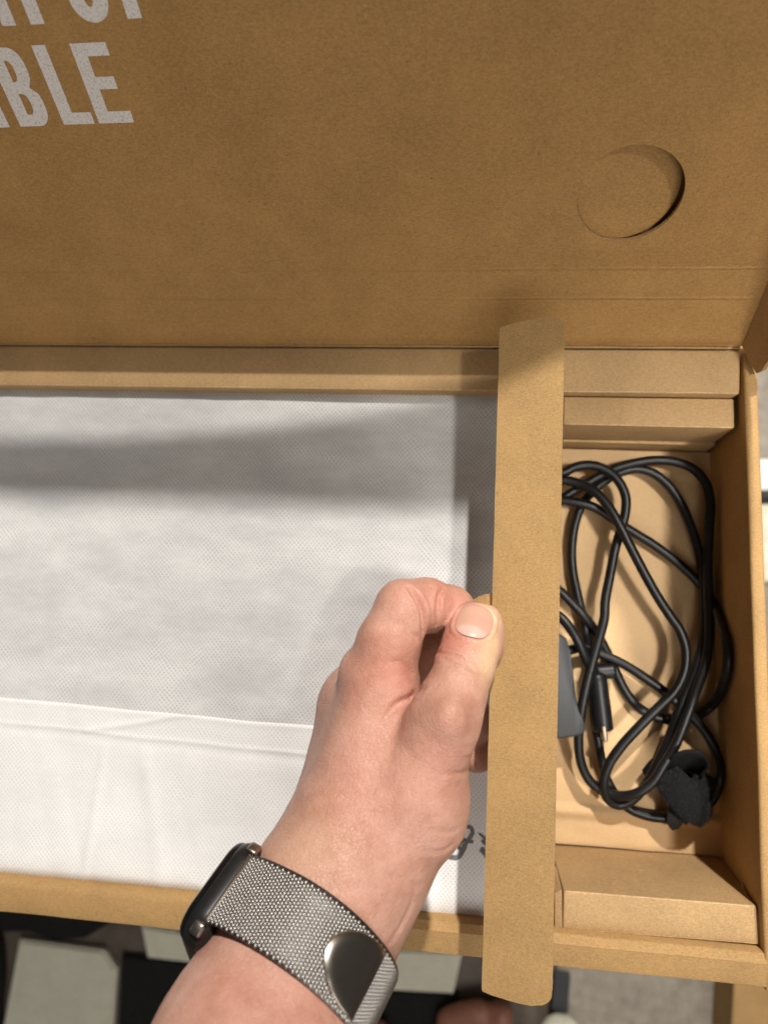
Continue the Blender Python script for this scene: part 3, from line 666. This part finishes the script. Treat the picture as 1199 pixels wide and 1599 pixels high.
M_fuzz = plainm('black_fuzz', (0.012,0.012,0.012), (0.045,0.045,0.047), 900, 0.8, 0.1, 0.0005)
fz = pyd('fuzz', V, Fc, M_fuzz, st); fz['kind'] = 'stuff'

# ------------------------------------------------------------------ the hand and forearm: one implicit surface
def J(px, py, z, rpx):
    p = at(px, py, z); return p, rpx*depth_of(p)/F_PX
def smin(a, b, k):
    h = np.clip(0.5+0.5*(b-a)/k, 0, 1); return b*(1-h)+a*h-k*h*(1-h)
def cone(Q, a, b, zs=1.0):
    (pa, ra), (pb, rb_) = a, b
    d = (pb-pa).astype(Q.dtype); q = Q-pa.astype(Q.dtype); ra = float(ra); rb_ = float(rb_)
    t = np.clip((q@d)/(d@d), 0, 1)
    r = q-t[..., None]*d
    if zs != 1.0: r = r*np.array([1, 1, 1/zs], r.dtype)
    return np.sqrt((r*r).sum(-1))-(ra+(rb_-ra)*t)
def ball(Q, p, r, sc=(1,1,1)):
    q = (Q-p.astype(Q.dtype))/np.array(sc, Q.dtype); return (np.sqrt((q*q).sum(-1))-r)
fore = J(396,1640,110,140); fore0 = J(330,1770,134,152); wr0 = J(470,1478,86,116); wr = J(501,1424,80,105)
ul0 = J(508,1490,54,66); ul1 = J(455,1680,66,92)
pb_ = J(552,1336,72,104)
i_m = J(594,1064,66,55); i_h = J(607,1004,67,49); i_p = J(630,950,65,44); i_k = J(666,945,59,41); i_d = J(702,954,52,38); i_t = J(738,986,38,34)
m_m = J(566,1100,44,60); m_p = J(636,1010,36,46); m_d = J(700,1030,30,40); m_t = J(716,1075,30,36)
r_m = J(580,1152,20,58); r_p = J(632,1060,14,44); r_d = J(706,1080,12,38); r_t = J(738,1128,16,34)
p_m = J(596,1200,6,52); p_p = J(628,1120,4,38); p_d = J(700,1140,6,34); p_t = J(744,1176,12,30)
t_t = J(741,980,61,40); t_n = J(736,1006,65,44); t_i = J(726,1040,71,45); t_h = J(712,1080,79,44); t_m = J(692,1128,82,50); t_c = J(635,1254,70,89); t_b = J(562,1350,70,86)
def hand(Q):
    Q = np.asarray(Q)
    # forearm and palm block
    f = smin(cone(Q, fore0, fore), cone(Q, fore, wr0), 10)
    f = smin(f, cone(Q, wr0, wr), 12)
    f = smin(f, cone(Q, ul1, ul0), 14)
    f = smin(f, cone(Q, wr, pb_), 14)
    f = smin(f, cone(Q, ul0, J(592,1388,42,54)), 14)                      # heel of the palm
    f = smin(f, cone(Q, pb_, (i_m[0]+np.array([0, -4, -2]), i_m[1]*0.98)), 12)
    f = smin(f, cone(Q, J(548,1330,52,96), (m_m[0], m_m[1])), 12)
    f = smin(f, cone(Q, J(560,1340,34,80), (r_m[0], r_m[1])), 12)
    f = smin(f, cone(Q, J(590,1350,22,70), (p_m[0], p_m[1])), 12)
    palm = f
    # thumb
    th = smin(cone(Q, t_b, t_c), cone(Q, t_c, t_m), 10)
    thumb = smin(cone(Q, t_m, t_h, 0.92), cone(Q, t_h, t_i, 0.90), 5)
    thumb = smin(thumb, cone(Q, t_i, t_n, 0.86), 3)
    thumb = smin(thumb, cone(Q, t_n, t_t, 0.80), 3)
    thumb = smin(thumb, ball(Q, J(769,1003,59,10)[0], J(769,1003,59,20)[1], (0.8, 2.2, 0.9)), 5)      # pressed flank of the pad
    thumb = smin(th, thumb, 8)
    body = smin(palm, thumb, 7)
    # fingers
    def finger(js, zs=1.0):
        g = None
        for a, b in zip(js[:-1], js[1:]):
            c = cone(Q, a, b, zs); g = c if g is None else smin(g, c, 2.6)
        return g
    fi = finger([i_m, i_h, i_p, i_k, i_d, i_t])
    fm = finger([m_m, m_p, m_d, m_t]); fr = finger([r_m, r_p, r_d, r_t]); fp = finger([p_m, p_p, p_d, p_t])
    bi = smin(palm, fi, 6)
    g = smin(body, bi, 1.6)
    g = smin(g, smin(palm, fm, 5), 6.0)
    g = smin(g, smin(palm, fr, 5), 1.2)
    g = smin(g, smin(palm, fp, 5), 1.2)
    # knuckles and tendons
    g = smin(g, ball(Q, J(558,1042,64,10)[0], J(558,1042,64,22)[1]), 8)
    g = smin(g, ball(Q, J(531,1102,40,10)[0], J(531,1102,40,20)[1]), 9)
    g = smin(g, ball(Q, J(703,1116,93,10)[0], J(703,1116,93,18)[1]), 9)
    return g
def surface_nets(Fv, org, h):
    sg = Fv < 0
    nx, ny, nz_ = Fv.shape
    cnt = np.zeros((nx-1, ny-1, nz_-1), np.int8)
    corners = [(i, j, k) for i in (0,1) for j in (0,1) for k in (0,1)]
    for i, j, k in corners: cnt += sg[i:nx-1+i, j:ny-1+j, k:nz_-1+k]
    I, Jx, K = np.nonzero((cnt > 0) & (cnt < 8))
    idx = -np.ones(cnt.shape, np.int32); idx[I, Jx, K] = np.arange(len(I))
    acc = np.zeros((len(I), 3)); num = np.zeros(len(I))
    for a in corners:
        for ax in range(3):
            if a[ax]: continue
            b = list(a); b[ax] = 1
            va = Fv[I+a[0], Jx+a[1], K+a[2]]; vb_ = Fv[I+b[0], Jx+b[1], K+b[2]]
            mk = (va < 0) != (vb_ < 0)
            t = np.where(mk, va/(va-vb_+1e-12), 0)
            p = np.array(a, float)[None, :]+np.zeros((len(I), 3)); p[:, ax] += t
            acc += p*mk[:, None]; num += mk
    Vv = (acc/num[:, None]+np.stack([I, Jx, K], 1))*h+org
    faces = []
    for ax in range(3):
        s0 = [slice(None)]*3; s1 = [slice(None)]*3; s0[ax] = slice(0, -1); s1[ax] = slice(1, None)
        A0 = sg[tuple(s0)]; B0 = sg[tuple(s1)]
        for flip, mk in ((False, A0 & ~B0), (True, ~A0 & B0)):
            c = np.stack(np.nonzero(mk), 1); o1, o2 = [(1,2), (2,0), (0,1)][ax]
            ok = (c[:, o1] > 0) & (c[:, o2] > 0) & (c[:, o1] < Fv.shape[o1]-1) & (c[:, o2] < Fv.shape[o2]-1); c = c[ok]
            q = []
            for d1, d2 in ((-1,-1), (0,-1), (0,0), (-1,0)):
                e = c.copy(); e[:, o1] += d1; e[:, o2] += d2; q.append(idx[e[:,0], e[:,1], e[:,2]])
            q = np.stack(q, 1)
            faces.append(q[:, ::-1] if flip else q)
    return Vv, np.concatenate(faces)
def grid_mesh(fn, lo, hi, h, chunk=24):
    xs = np.arange(lo[0], hi[0], h); ys = np.arange(lo[1], hi[1], h); zs = np.arange(lo[2], hi[2], h)
    Fv = np.empty((len(xs), len(ys), len(zs)), np.float32)
    Yg, Zg = np.meshgrid(ys, zs, indexing='ij')
    B = 8                                   # coarse pass, then only the blocks near the surface
    cs = [np.arange(0, len(a), B) for a in (xs, ys, zs)]
    ctr = np.stack(np.meshgrid(*[lo[i]+(cs[i]+B/2-0.5)*h for i in range(3)], indexing='ij'), -1)
    fc = fn(ctr.astype(np.float32)); Fv[:] = 50.0
    for i in range(len(cs[0])):
        for sgn in (1,):
            near = np.abs(fc[i]) < B*h*1.25+2
            Fv_blk = np.where(fc[i] < 0, -50.0, 50.0)
            Fv[cs[0][i]:cs[0][i]+B] = np.repeat(np.repeat(Fv_blk, B, 0), B, 1)[None, :len(ys), :len(zs)]
            J_, K_ = np.nonzero(near)
            if len(J_) == 0: continue
            ii = np.minimum(cs[0][i]+np.arange(B), len(xs)-1); jj = np.minimum(cs[1][J_][:, None]+np.arange(B), len(ys)-1); kk = np.minimum(cs[2][K_][:, None]+np.arange(B), len(zs)-1)
            Q = np.empty((len(J_), B, B, B, 3), np.float32)
            Q[..., 0] = xs[ii][None, :, None, None]; Q[..., 1] = ys[jj][:, None, :, None]; Q[..., 2] = zs[kk][:, None, None, :]
            Fv[ii[None, :, None, None], jj[:, None, :, None], kk[:, None, None, :]] = fn(Q)
    return surface_nets(Fv, np.array(lo), h)
def smooth_mesh(Vv, Fq, it=2, lam=0.5):
    E_ = np.concatenate([Fq[:, [0,1]], Fq[:, [1,2]], Fq[:, [2,3]], Fq[:, [3,0]]])
    n = len(Vv); deg = np.bincount(E_[:,0], minlength=n)+np.bincount(E_[:,1], minlength=n)
    for _ in range(it):
        s = np.zeros_like(Vv)
        for ax in range(3):
            s[:, ax] = np.bincount(E_[:,0], Vv[E_[:,1], ax], n)+np.bincount(E_[:,1], Vv[E_[:,0], ax], n)
        Vv = Vv+lam*(s/np.maximum(deg, 1)[:, None]-Vv)
    return Vv
LO = (-135, -262, -8); HI = (24, 84, 150)
HV, HF = grid_mesh(hand, LO, HI, 0.8)
HV = smooth_mesh(HV, HF, 3)
def sdf_n(fn, Pn, e=0.4):
    g = np.stack([fn(Pn+np.eye(3)[i]*e)-fn(Pn-np.eye(3)[i]*e) for i in range(3)], 1); return g/(np.linalg.norm(g, axis=1)[:, None]+1e-9)
HN = sdf_n(hand, HV)
def surf(px, py):
    """first point of the hand surface on a viewing ray"""
    r = ray(px, py); r = r/np.linalg.norm(r); t = 150.0
    for _ in range(90):
        p = CAMP+r*t; d = float(hand(p[None])[0])
        if d < 0.02: break
        t += d*0.9
        if t > 420: break
    return CAMP+r*t
def crease(pts, depth, sig, lip=0.0):
    global HV
    P = catmull([surf(*p) for p in pts], 14)
    m = np.ones(len(HV))*1e9; tt = np.zeros(len(HV))
    lo_ = P.min(0)-6; hi_ = P.max(0)+6
    sel = np.nonzero(((HV > lo_) & (HV < hi_)).all(1))[0]
    dd = np.sqrt(((HV[sel][:, None, :]-P[None])**2).sum(-1)); j = dd.argmin(1); dm = dd.min(1)
    fade = np.sin(np.pi*np.clip(j/(len(P)-1), 0.04, 0.96))**0.5
    off = -depth*np.exp(-(dm/sig)**2)*fade+lip*np.exp(-((dm-2.2*sig)/sig)**2)*fade
    HV[sel] += HN[sel]*off[:, None]
# creases seen in the photograph
crease([(660,1076), (645,1088), (622,1100), (600,1120)], 1.6, 1.3, 0.3)          # web between thumb and index
crease([(640,919), (652,935), (660,955), (660,988)], 2.6, 1.1, 0.7)               # inside of index knuckle
crease([(693,918), (686,930), (684,950), (682,975)], 1.4, 0.9, 0.35)             # last joint of index
crease([(630,978), (645,992), (655,1000)], 1.0, 1.1, 0.2)
crease([(600,1036), (622,1034), (640,1050), (650,1072)], 0.5, 1.2, 0.2)
crease([(676,1024), (690,1020), (710,1023), (728,1034), (738,1046)], 1.15, 0.75, 0.25)
crease([(675,1032), (692,1028), (712,1032), (730,1044)], 1.0, 0.75, 0.2)
crease([(684,1016), (700,1013), (718,1018)], 0.5, 0.7, 0.1)
crease([(688,1038), (704,1039), (722,1050)], 0.5, 0.7, 0.1)
crease([(744,1192), (732,1203), (714,1209), (696,1210)], 0.6, 1.0, 0.1)
crease([(742,1168), (735,1180), (728,1184)], 0.4, 0.8, 0.1)
crease([(728,1285), (700,1300), (672,1296)], 0.35, 1.0, 0.1)
crease([(716,1310), (690,1330), (655,1328)], 0.35, 1.0, 0.1)
crease([(655,1385), (632,1378), (606,1362)], 0.4, 1.0, 0.1)
crease([(646,1392), (640,1420), (622,1455), (606,1478)], 0.6, 1.4, 0.0)
# small relief: tendons and unevenness
big = np.array([0.28*noise.noise((v[0]*0.05, v[1]*0.05, v[2]*0.05))+0.16*noise.noise((v[0]*0.16, v[1]*0.16, v[2]*0.16)) for v in HV])
HV = HV+HN*big[:, None]
# thumb nail: bed pressed into the mesh, plate laid on top
nc = surf(741, 968)
nn_ = _n(sdf_n(hand, nc[None])[0]+np.array([0, 0.10, 0.9])); ny_ = _n(at(752,938,80)-at(735,1000,80)); ny_ = _n(ny_-nn_*(ny_@nn_)); nx_ = np.cross(ny_, nn_)
NWx, NLy = 6.9, 7.6
rel = HV-nc; a_ = rel@nx_/NWx; b_ = rel@ny_/NLy; c_ = rel@nn_
inside = (np.abs(a_)**2.6+np.abs(b_)**2.6)**(1/2.6)
near = (c_ > -9) & (inside < 1.6)
HV = HV+HN*(np.where(near, -0.8*np.clip((1.07-inside)/0.10, 0, 1)+0.5*np.exp(-((inside-1.17)/0.08)**2)*(b_ < 0.75), 0))[:, None]
me = bpy.data.meshes.new('arm'); me.from_pydata((HV*MM).tolist(), [], HF.tolist()); me.update()
# where the skin itself is redder or paler
flush = np.zeros(len(HV)); pale = np.zeros(len(HV))
def spot(arr, px, py, r, amt):
    p = surf(px, py); arr += amt*np.exp(-(((HV-p)**2).sum(1))/(r*r))
for px, py, r, a in ((640,930,9,0.5), (700,935,9,0.8), (600,1010,10,0.35), (620,1045,9,0.35), (640,1070,8,0.5), (712,1003,6,0.8), (700,1000,6,0.7), (690,1005,5,0.6), (735,1195,10,0.45), (560,1060,10,0.35), (600,1180,16,0.2), (690,1180,14,0.3), (480,1560,12,0.4), (360,1540,12,0.3), (540,1240,16,0.25)): spot(flush, px, py, r, a)
for px, py, r, a in ((770,1000,5.5,0.9), (768,1030,6,0.9), (758,1055,6,0.6), (772,970,5,0.8), (763,948,4,0.6), (470,1330,16,0.3)): spot(pale, px, py, r, a)
for nm, arr in (('flush', flush), ('pale', pale)):
    at_ = me.attributes.new(nm, 'FLOAT', 'POINT'); at_.data.foreach_set('value', np.clip(arr, 0, 1).astype(np.float32))
person = empty('person', (-60, -420, FZ)); tag(person, 'person with a bare left forearm reaching in to pinch the cardboard strip', 'person')
arm = link('arm', me, M_skin, person, True)
# nail plate
V = []; lun = []; nr, na = 12, 48
def on_hand(p, d):
    q = p+d*8.0
    for _ in range(60):
        s = float(hand(q[None])[0])
        if s < 0.01: break
        q = q-d*s*0.8
    return q
for i in range(nr+1):
    for j in range(na):
        a = 2*math.pi*j/na; ca, sa = math.cos(a), math.sin(a)
        k_ = (abs(ca)**2.5+abs(sa)**2.5)**(-1/2.5)
        x = NWx*ca*k_*i/nr; y = NLy*sa*k_*i/nr
        q = on_hand(nc+nx_*x+ny_*y, nn_)
        V.append(q+nn_*(0.05+0.22*(1-(i/nr)**4)-0.25*(i == nr)))
        yy = y/NLy; lun.append(max(0, min(1, ((-0.38-yy+0.35*(x/NWx)**2*-1)*8+0.5))) )
Fc = [(i*na+j, i*na+(j+1) % na, (i+1)*na+(j+1) % na, (i+1)*na+j) for i in range(nr) for j in range(na)]
nail = pyd('thumb_nail', V, Fc, M_nail, arm, True)
at_ = nail.data.attributes.new('lunula', 'FLOAT', 'POINT'); at_.data.foreach_set('value', np.array(lun, np.float32))

# ------------------------------------------------------------------ wrist watch
wa = empty('wrist_watch', tuple(wr0[0])); tag(wa, 'black wrist watch with woven steel mesh band worn on the left wrist', 'watch')
BC = at(476, 1508, 88); U = _n(at(532,1372,72)-at(428,1548,100))      # along the arm, towards the hand
tilt = math.radians(-14)
W0 = at(300,1330,84)-at(487,1462,84); W0 = _n(W0-U*(W0@U)); Vv_ = np.cross(U, W0)
if Vv_[2] < 0: Vv_ = -Vv_
WN = W0*math.cos(tilt)+Vv_*math.sin(tilt); VT = -W0*math.sin(tilt)+Vv_*math.cos(tilt)        # outward normal of the watch face, and the direction of the band leaving its upper end
def wrist_r(phi, s):
    d = WN*math.cos(phi)+VT*math.sin(phi); r = 55.0
    for _ in range(60):
        q = BC+U*s+d*r; v = float(hand(q[None])[0])
        if v < 0.02: break
        r -= v*0.9
    return r
BW = 12.4; PH0 = 0.7; RCON = 30.0
phis = np.linspace(0, 2*math.pi, 97)[:-1]
RR = np.array([[wrist_r(p, s) for p in phis] for s in (-BW, -BW/2, 0, BW/2, BW)])
ker = np.exp(-(np.arange(-8, 9)/4.0)**2); ker /= ker.sum()
RRs = np.array([np.convolve(np.concatenate([r[-8:], r, r[:8]]), ker, 'valid') for r in RR])
RRs = np.maximum(RRs, RR)
def band_pt(phi, s, off):
    x = (phi % (2*math.pi))/(2*math.pi)*96; i = int(x) % 96; f_ = x-int(x)
    ss = np.linspace(-BW, BW, 5)
    col = RRs[:, i]*(1-f_)+RRs[:, (i+1) % 96]*f_
    r = np.interp(s, ss, col); r = max(r, 0.6*col.mean()+0.4*col.max())
    t = min(1, max(0, (min(phi, 2*math.pi-phi)-PH0)/0.5)); t = t*t*(3-2*t); r = RCON*(1-t)+max(r, RCON*0)*t
    return BC+U*s+(WN*math.cos(phi)+VT*math.sin(phi))*(r+off)
R0 = float(RRs[2, 0])
CIN = -3.0                                  # how far the case middle stands off the skin
CCn = BC+WN*(R0+CIN)+VT*5.0
_c = np.array([R0+CIN-3.0, 27.6]); PH0 = math.atan2(_c[1], _c[0]); PH1 = 2*math.pi-PH0; RCON = float(np.linalg.norm(_c))-1.2
# under layer
V = []; n = 140; mm_ = 9
for i in range(n+1):
    ph = PH0+(PH1-PH0)*i/n
    for j in range(mm_): V.append(band_pt(ph, -BW+2*BW*j/(mm_-1), 0.9))
bo = pyd('band', V, [(i*mm_+j, i*mm_+j+1, (i+1)*mm_+j+1, (i+1)*mm_+j) for i in range(n) for j in range(mm_-1)], M_meshbase, wa, True)
q = bo.modifiers.new('t', 'SOLIDIFY'); q.thickness = 0.8*MM; q.offset = 0
# woven links, staggered rows of small loops
bm = bmesh.new(); bmesh.ops.create_icosphere(bm, subdivisions=2, radius=1.0); bm.verts.ensure_lookup_table()
IV = np.array([v.co[:] for v in bm.verts]); IF = np.array([[v.index for v in f.verts] for f in bm.faces]); bm.free()
arc = []; ph = PH0
prev = band_pt(ph, 0, 1.3); L_ = 0; phs = [PH0]
pitch = 1.16
fine_ = np.linspace(PH0, math.radians(250), 900); pts_ = np.array([band_pt(p, 0, 1.3) for p in fine_]); cum = np.concatenate([[0], np.cumsum(np.linalg.norm(np.diff(pts_, axis=0), axis=1))])
rows = np.interp(np.arange(0.5, cum[-1], pitch), cum, fine_)
NA = 20; VV = []; FF = []; b0 = 0
for ri, ph in enumerate(rows):
    for j in range(NA):
        s = -BW+0.62+(2*BW-1.3)*(j+(0.5 if ri % 2 else 0.0))/NA
        c = band_pt(ph, s, 1.35); t = _n(band_pt(ph+0.01, s, 1.35)-c); nrm = _n(np.cross(U, t)); 
        if nrm@(c-BC) < 0: nrm = -nrm
        sgn = 0.35 if ri % 2 else -0.35
        ax = _n(U+t*sgn); ay = _n(np.cross(nrm, ax))
        VV.append(c+IV[:, :1]*ax*0.72+IV[:, 1:2]*ay*0.56+IV[:, 2:]*nrm*0.46); FF.append(IF+b0); b0 += len(IV)
VV = np.concatenate(VV); FF = np.concatenate(FF)
me = bpy.data.meshes.new('band_mesh'); me.from_pydata((VV*MM).tolist(), [], FF.tolist()); me.update()
bl = link('band_mesh', me, M_mesh, bo, True); bl['kind'] = 'stuff'
# smooth magnetic end plate of the clasp
V = []; nr, na = 10, 60
PHC = math.radians(132)
def plate_pt(x, y, off):    # x along the arm, y along the band (mm)
    rloc = np.linalg.norm(band_pt(PHC, 0, 1.6)-BC)
    return band_pt(PHC+y/rloc, x, off)
ell = []
for j in range(na):
    a = 2*math.pi*j/na; x = 10.9*math.cos(a); y = 15.5*math.sin(a)
    if y > 3.5: y = 3.5+0.02*y
    ell.append((x, y))
for k_, (sc, off) in enumerate(((1.0, 1.7), (1.0, 2.35), (0.975, 2.6), (0.7, 2.75), (0.35, 2.8), (0.05, 2.8))):
    for x, y in ell: V.append(plate_pt(x*sc, (y+4)*sc-4, off))
Fc = [(k_*na+j, k_*na+(j+1) % na, (k_+1)*na+(j+1) % na, (k_+1)*na+j) for k_ in range(5) for j in range(na)]+[tuple(5*na+j for j in range(na))]
cl = pyd('clasp_plate', V, Fc, M_steel, wa, True); autosm(cl, 55)
# case
def rbox(name, hu, hv_, hw, rc, bev, off, mat, parent, segs=8):
    """rounded-rectangle prism: hu along the arm, hv_ along the band, hw thickness"""
    pl = []
    for cx, cy, a0 in ((hu-rc, hv_-rc, 0), (-(hu-rc), hv_-rc, 90), (-(hu-rc), -(hv_-rc), 180), (hu-rc, -(hv_-rc), 270)):
        for q in range(segs+1):
            a = math.radians(a0+90*q/segs); pl.append((cx+rc*math.cos(a), cy+rc*math.sin(a), math.cos(a), math.sin(a)))
    rings = []
    for q in range(7):
        a = math.pi/2*q/6; rings.append((bev*(1-math.cos(a)) if False else bev*(1-math.sin(a)), -hw+bev*(1-math.cos(a)) if False else -hw+bev-bev*math.cos(a)))
    rings = [(bev*(1-math.sin(a)), -hw+bev*(1-math.cos(a))) for a in np.linspace(0, math.pi/2, 7)]
    rings = rings+[(i_, -w_) for i_, w_ in rings[::-1]]
    V = []
    for i_, w_ in rings:
        for x, y, nx__, ny__ in pl: V.append(CCn+U*(x-nx__*i_)+VT*(y-ny__*i_)+WN*(w_+off))
    m = len(pl)
    Fc = [(r*m+j, r*m+(j+1) % m, (r+1)*m+(j+1) % m, (r+1)*m+j) for r in range(len(rings)-1) for j in range(m)]+[tuple(range(m))[::-1], tuple((len(rings)-1)*m+j for j in range(m))]
    return pyd(name, V, Fc, mat, parent, True)
ca_ = rbox('case', 18.8, 22.0, 5.2, 9.5, 4.3, 0, M_case, wa)
rbox('watch_glass', 17.6, 20.8, 2.4, 9.0, 2.2, 4.2, M_glass, ca_)
# steel lugs at both ends of the band slot, and the crown
for sx in (-1, 1):
    a = CCn+U*sx*12.6+VT*21.2+WN*(-1.2); b = CCn+U*sx*16.8+VT*19.6+WN*(-1.0)
    plate('lug', a, b, 2.0, 1.5, M_steel, wa, WN)
a = CCn-U*12.2+VT*22.2+WN*(-2.6); b = CCn+U*12.2+VT*22.2+WN*(-2.6)
plate('band_connector', a, b, 1.1, 0.9, M_steel, wa, WN)

# ------------------------------------------------------------------ things on the floor, out of focus
def rp(px, py, z): return at(px, py, z)
# feet of the same person
def foot_sdf(toe, heel):
    toe = np.array(toe); heel = np.array(heel)
    side = np.cross(_n(heel-toe), (0,0,1.0))
    def fn(Q):
        f = cone(Q, (heel+np.array([0,0,30]), 30), (toe+(heel-toe)*0.35+np.array([0,0,24]), 30))
        f = smin(f, cone(Q, (toe+(heel-toe)*0.35+np.array([0,0,24]), 30), (toe+(heel-toe)*0.2+np.array([0,0,16]), 26)), 12)
        f = smin(f, cone(Q, (toe+(heel-toe)*0.22-side*24+np.array([0,0,14]), 13), (toe-side*22+np.array([0,0,13]), 12)), 5)
        for k_, o_ in enumerate((2, 17, 29, 39)):
            f = smin(f, cone(Q, (toe+(heel-toe)*0.22+side*(o_*0.8)+np.array([0,0,14]), 11), (toe+(heel-toe)*(0.01+0.03*k_)+side*o_+np.array([0,0,10]), 8.5-k_*0.5)), 16)
        f = smin(f, cone(Q, (heel+(toe-heel)*0.1+np.array([0,0,40]), 32), (heel+(toe-heel)*0.12+np.array([0,-10,220]), 46)), 18)
        return f
    return fn
for nm, toe, heel in (('foot', (*onfloor(752,1556)[:2], FZ+8), (*onfloor(700,1900)[:2], FZ+8)), ('foot', (*onfloor(566,1592)[:2], FZ+8), (*onfloor(560,1930)[:2], FZ+8))):
    fn = foot_sdf(toe, heel); pts_ = np.array([toe, heel])
    lo = pts_.min(0)-np.array([75,75,12]); hi = pts_.max(0)+np.array([75,75,200])
    V2, F2 = grid_mesh(fn, lo, hi, 4.0); V2 = smooth_mesh(V2, F2, 2)
    me = bpy.data.meshes.new(nm); me.from_pydata((V2*MM).tolist(), [], F2.tolist()); me.update(); link(nm, me, M_footskin, person, True)
# dark rounded bag at the left edge
db = empty('backpack', (onfloor(-30,1600)[0], onfloor(-30,1600)[1], FZ)); tag(db, 'dark grey rounded backpack at the lower left corner beside the rug', 'backpack')
cx_, cy_ = onfloor(-70,1500); V = []; na = 48; pr = [(96,0), (104,6), (108,40), (112,110), (113,150), (111,154), (113,158), (112,220), (104,262), (80,285), (40,296), (5,298)]
for r, z in pr:
    for j in range(na):
        a = 2*math.pi*j/na; k_ = (abs(math.cos(a))**2.6+abs(math.sin(a))**2.6)**(-1/2.6); V.append((cx_-18+r*0.86*k_*math.cos(a), cy_-20+r*0.95*k_*math.sin(a), FZ+1+z))
Fc = [(i*na+j, i*na+(j+1) % na, (i+1)*na+(j+1) % na, (i+1)*na+j) for i in range(len(pr)-1) for j in range(na)]+[tuple(range(na))[::-1], tuple((len(pr)-1)*na+j for j in range(na))]
pyd('backpack_body', V, Fc, M_bagdark, db, True)
hp = [(cx_-50, cy_-20, FZ+295), (cx_-45, cy_-20, FZ+325), (cx_-10, cy_-20, FZ+335), (cx_+20, cy_-20, FZ+322), (cx_+25, cy_-20, FZ+294)]
V, Fc = tube(catmull(hp, 5), 6, 8); pyd('carry_loop', V, Fc, M_bagdark, db, True)
# cream shoe with a dark strap
sh = empty('shoe', (*onfloor(866,1620)[:2], FZ+9)); tag(sh, 'scuffed cream shoe toe with a dark strap poking out below the strip', 'shoe')
toe = np.array([*onfloor(872,1590)[:2], FZ+10]); heel = np.array([*onfloor(850,1850)[:2], FZ+10])
def shoe_fn(Q):
    f = cone(Q, (toe+np.array([0,-8,16]), 24), (toe+(heel-toe)*0.4+np.array([0,0,28]), 33))
    return smin(f, cone(Q, (toe+(heel-toe)*0.4+np.array([0,0,28]), 33), (heel+np.array([0,0,34]), 32)), 10)
pts_ = np.array([toe, heel]); V2, F2 = grid_mesh(shoe_fn, pts_.min(0)-np.array([50,50,6]), pts_.max(0)+np.array([50,50,75]), 3.5); V2 = smooth_mesh(V2, F2, 2)
me = bpy.data.meshes.new('upper'); me.from_pydata((V2*MM).tolist(), [], F2.tolist()); me.update(); link('upper', me, M_shoe, sh, True)
bm = bmesh.new(); s0 = [onfloor(862,1506), (onfloor(888,1510)), onfloor(884,1572), onfloor(858,1566)]
hexa(bm, slab([(p[0], p[1]) for p in s0][::-1], FZ+9.5, FZ+16), 2); from_bm('strap', bm, M_bagdark, sh)
# lower carton at the bottom right
lb = empty('carton', (*onfloor(1250,1640)[:2], FZ)); tag(lb, 'closed brown carton standing on the carpet at the lower right corner', 'carton')
p = [at(1148,1500,-455), at(1420,1500,-455), at(1420,1800,-455), at(1132,1800,-455)]
bm = bmesh.new(); hexa(bm, [(q[0], q[1], FZ+9.5) for q in p][::-1]+[(q[0], q[1], -455) for q in p][::-1], 1.5); from_bm('carton_body', bm, M_card, lb)
c0 = (p[0]+p[3])/2; c1 = (p[1]+p[2])/2
bm = bmesh.new(); hexa(bm, [(c0[0], c0[1]-14, -454.6), (c1[0], c1[1]-14, -454.6), (c1[0], c1[1]+14, -454.6), (c0[0], c0[1]+14, -454.6), (c0[0], c0[1]-14, -454.2), (c1[0], c1[1]-14, -454.2), (c1[0], c1[1]+14, -454.2), (c0[0], c0[1]+14, -454.2)]); from_bm('packing_tape', bm, M_edge, lb)
# sheets of paper and a dark cable cover seen past the right wall
ps = patch('paper_sheet', [(1172,720), (1290,715), (1300,765), (1174,768)], FZ+11, 1.2, M_white); tag(ps, 'white paper sheet on the floor just past the right wall', 'paper')
ps = patch('floor_tray', [(1172,772), (1300,769), (1300,782), (1175,784)], FZ+11, 12, M_bagdark); tag(ps, 'narrow dark tray on the floor beside the white paper sheet', 'tray')
ps = patch('cream_folder', [(1175,788), (1300,786), (1300,900), (1182,910)], FZ+11, 4, M_shoe); tag(ps, 'cream folder on the floor past the right wall', 'folder')
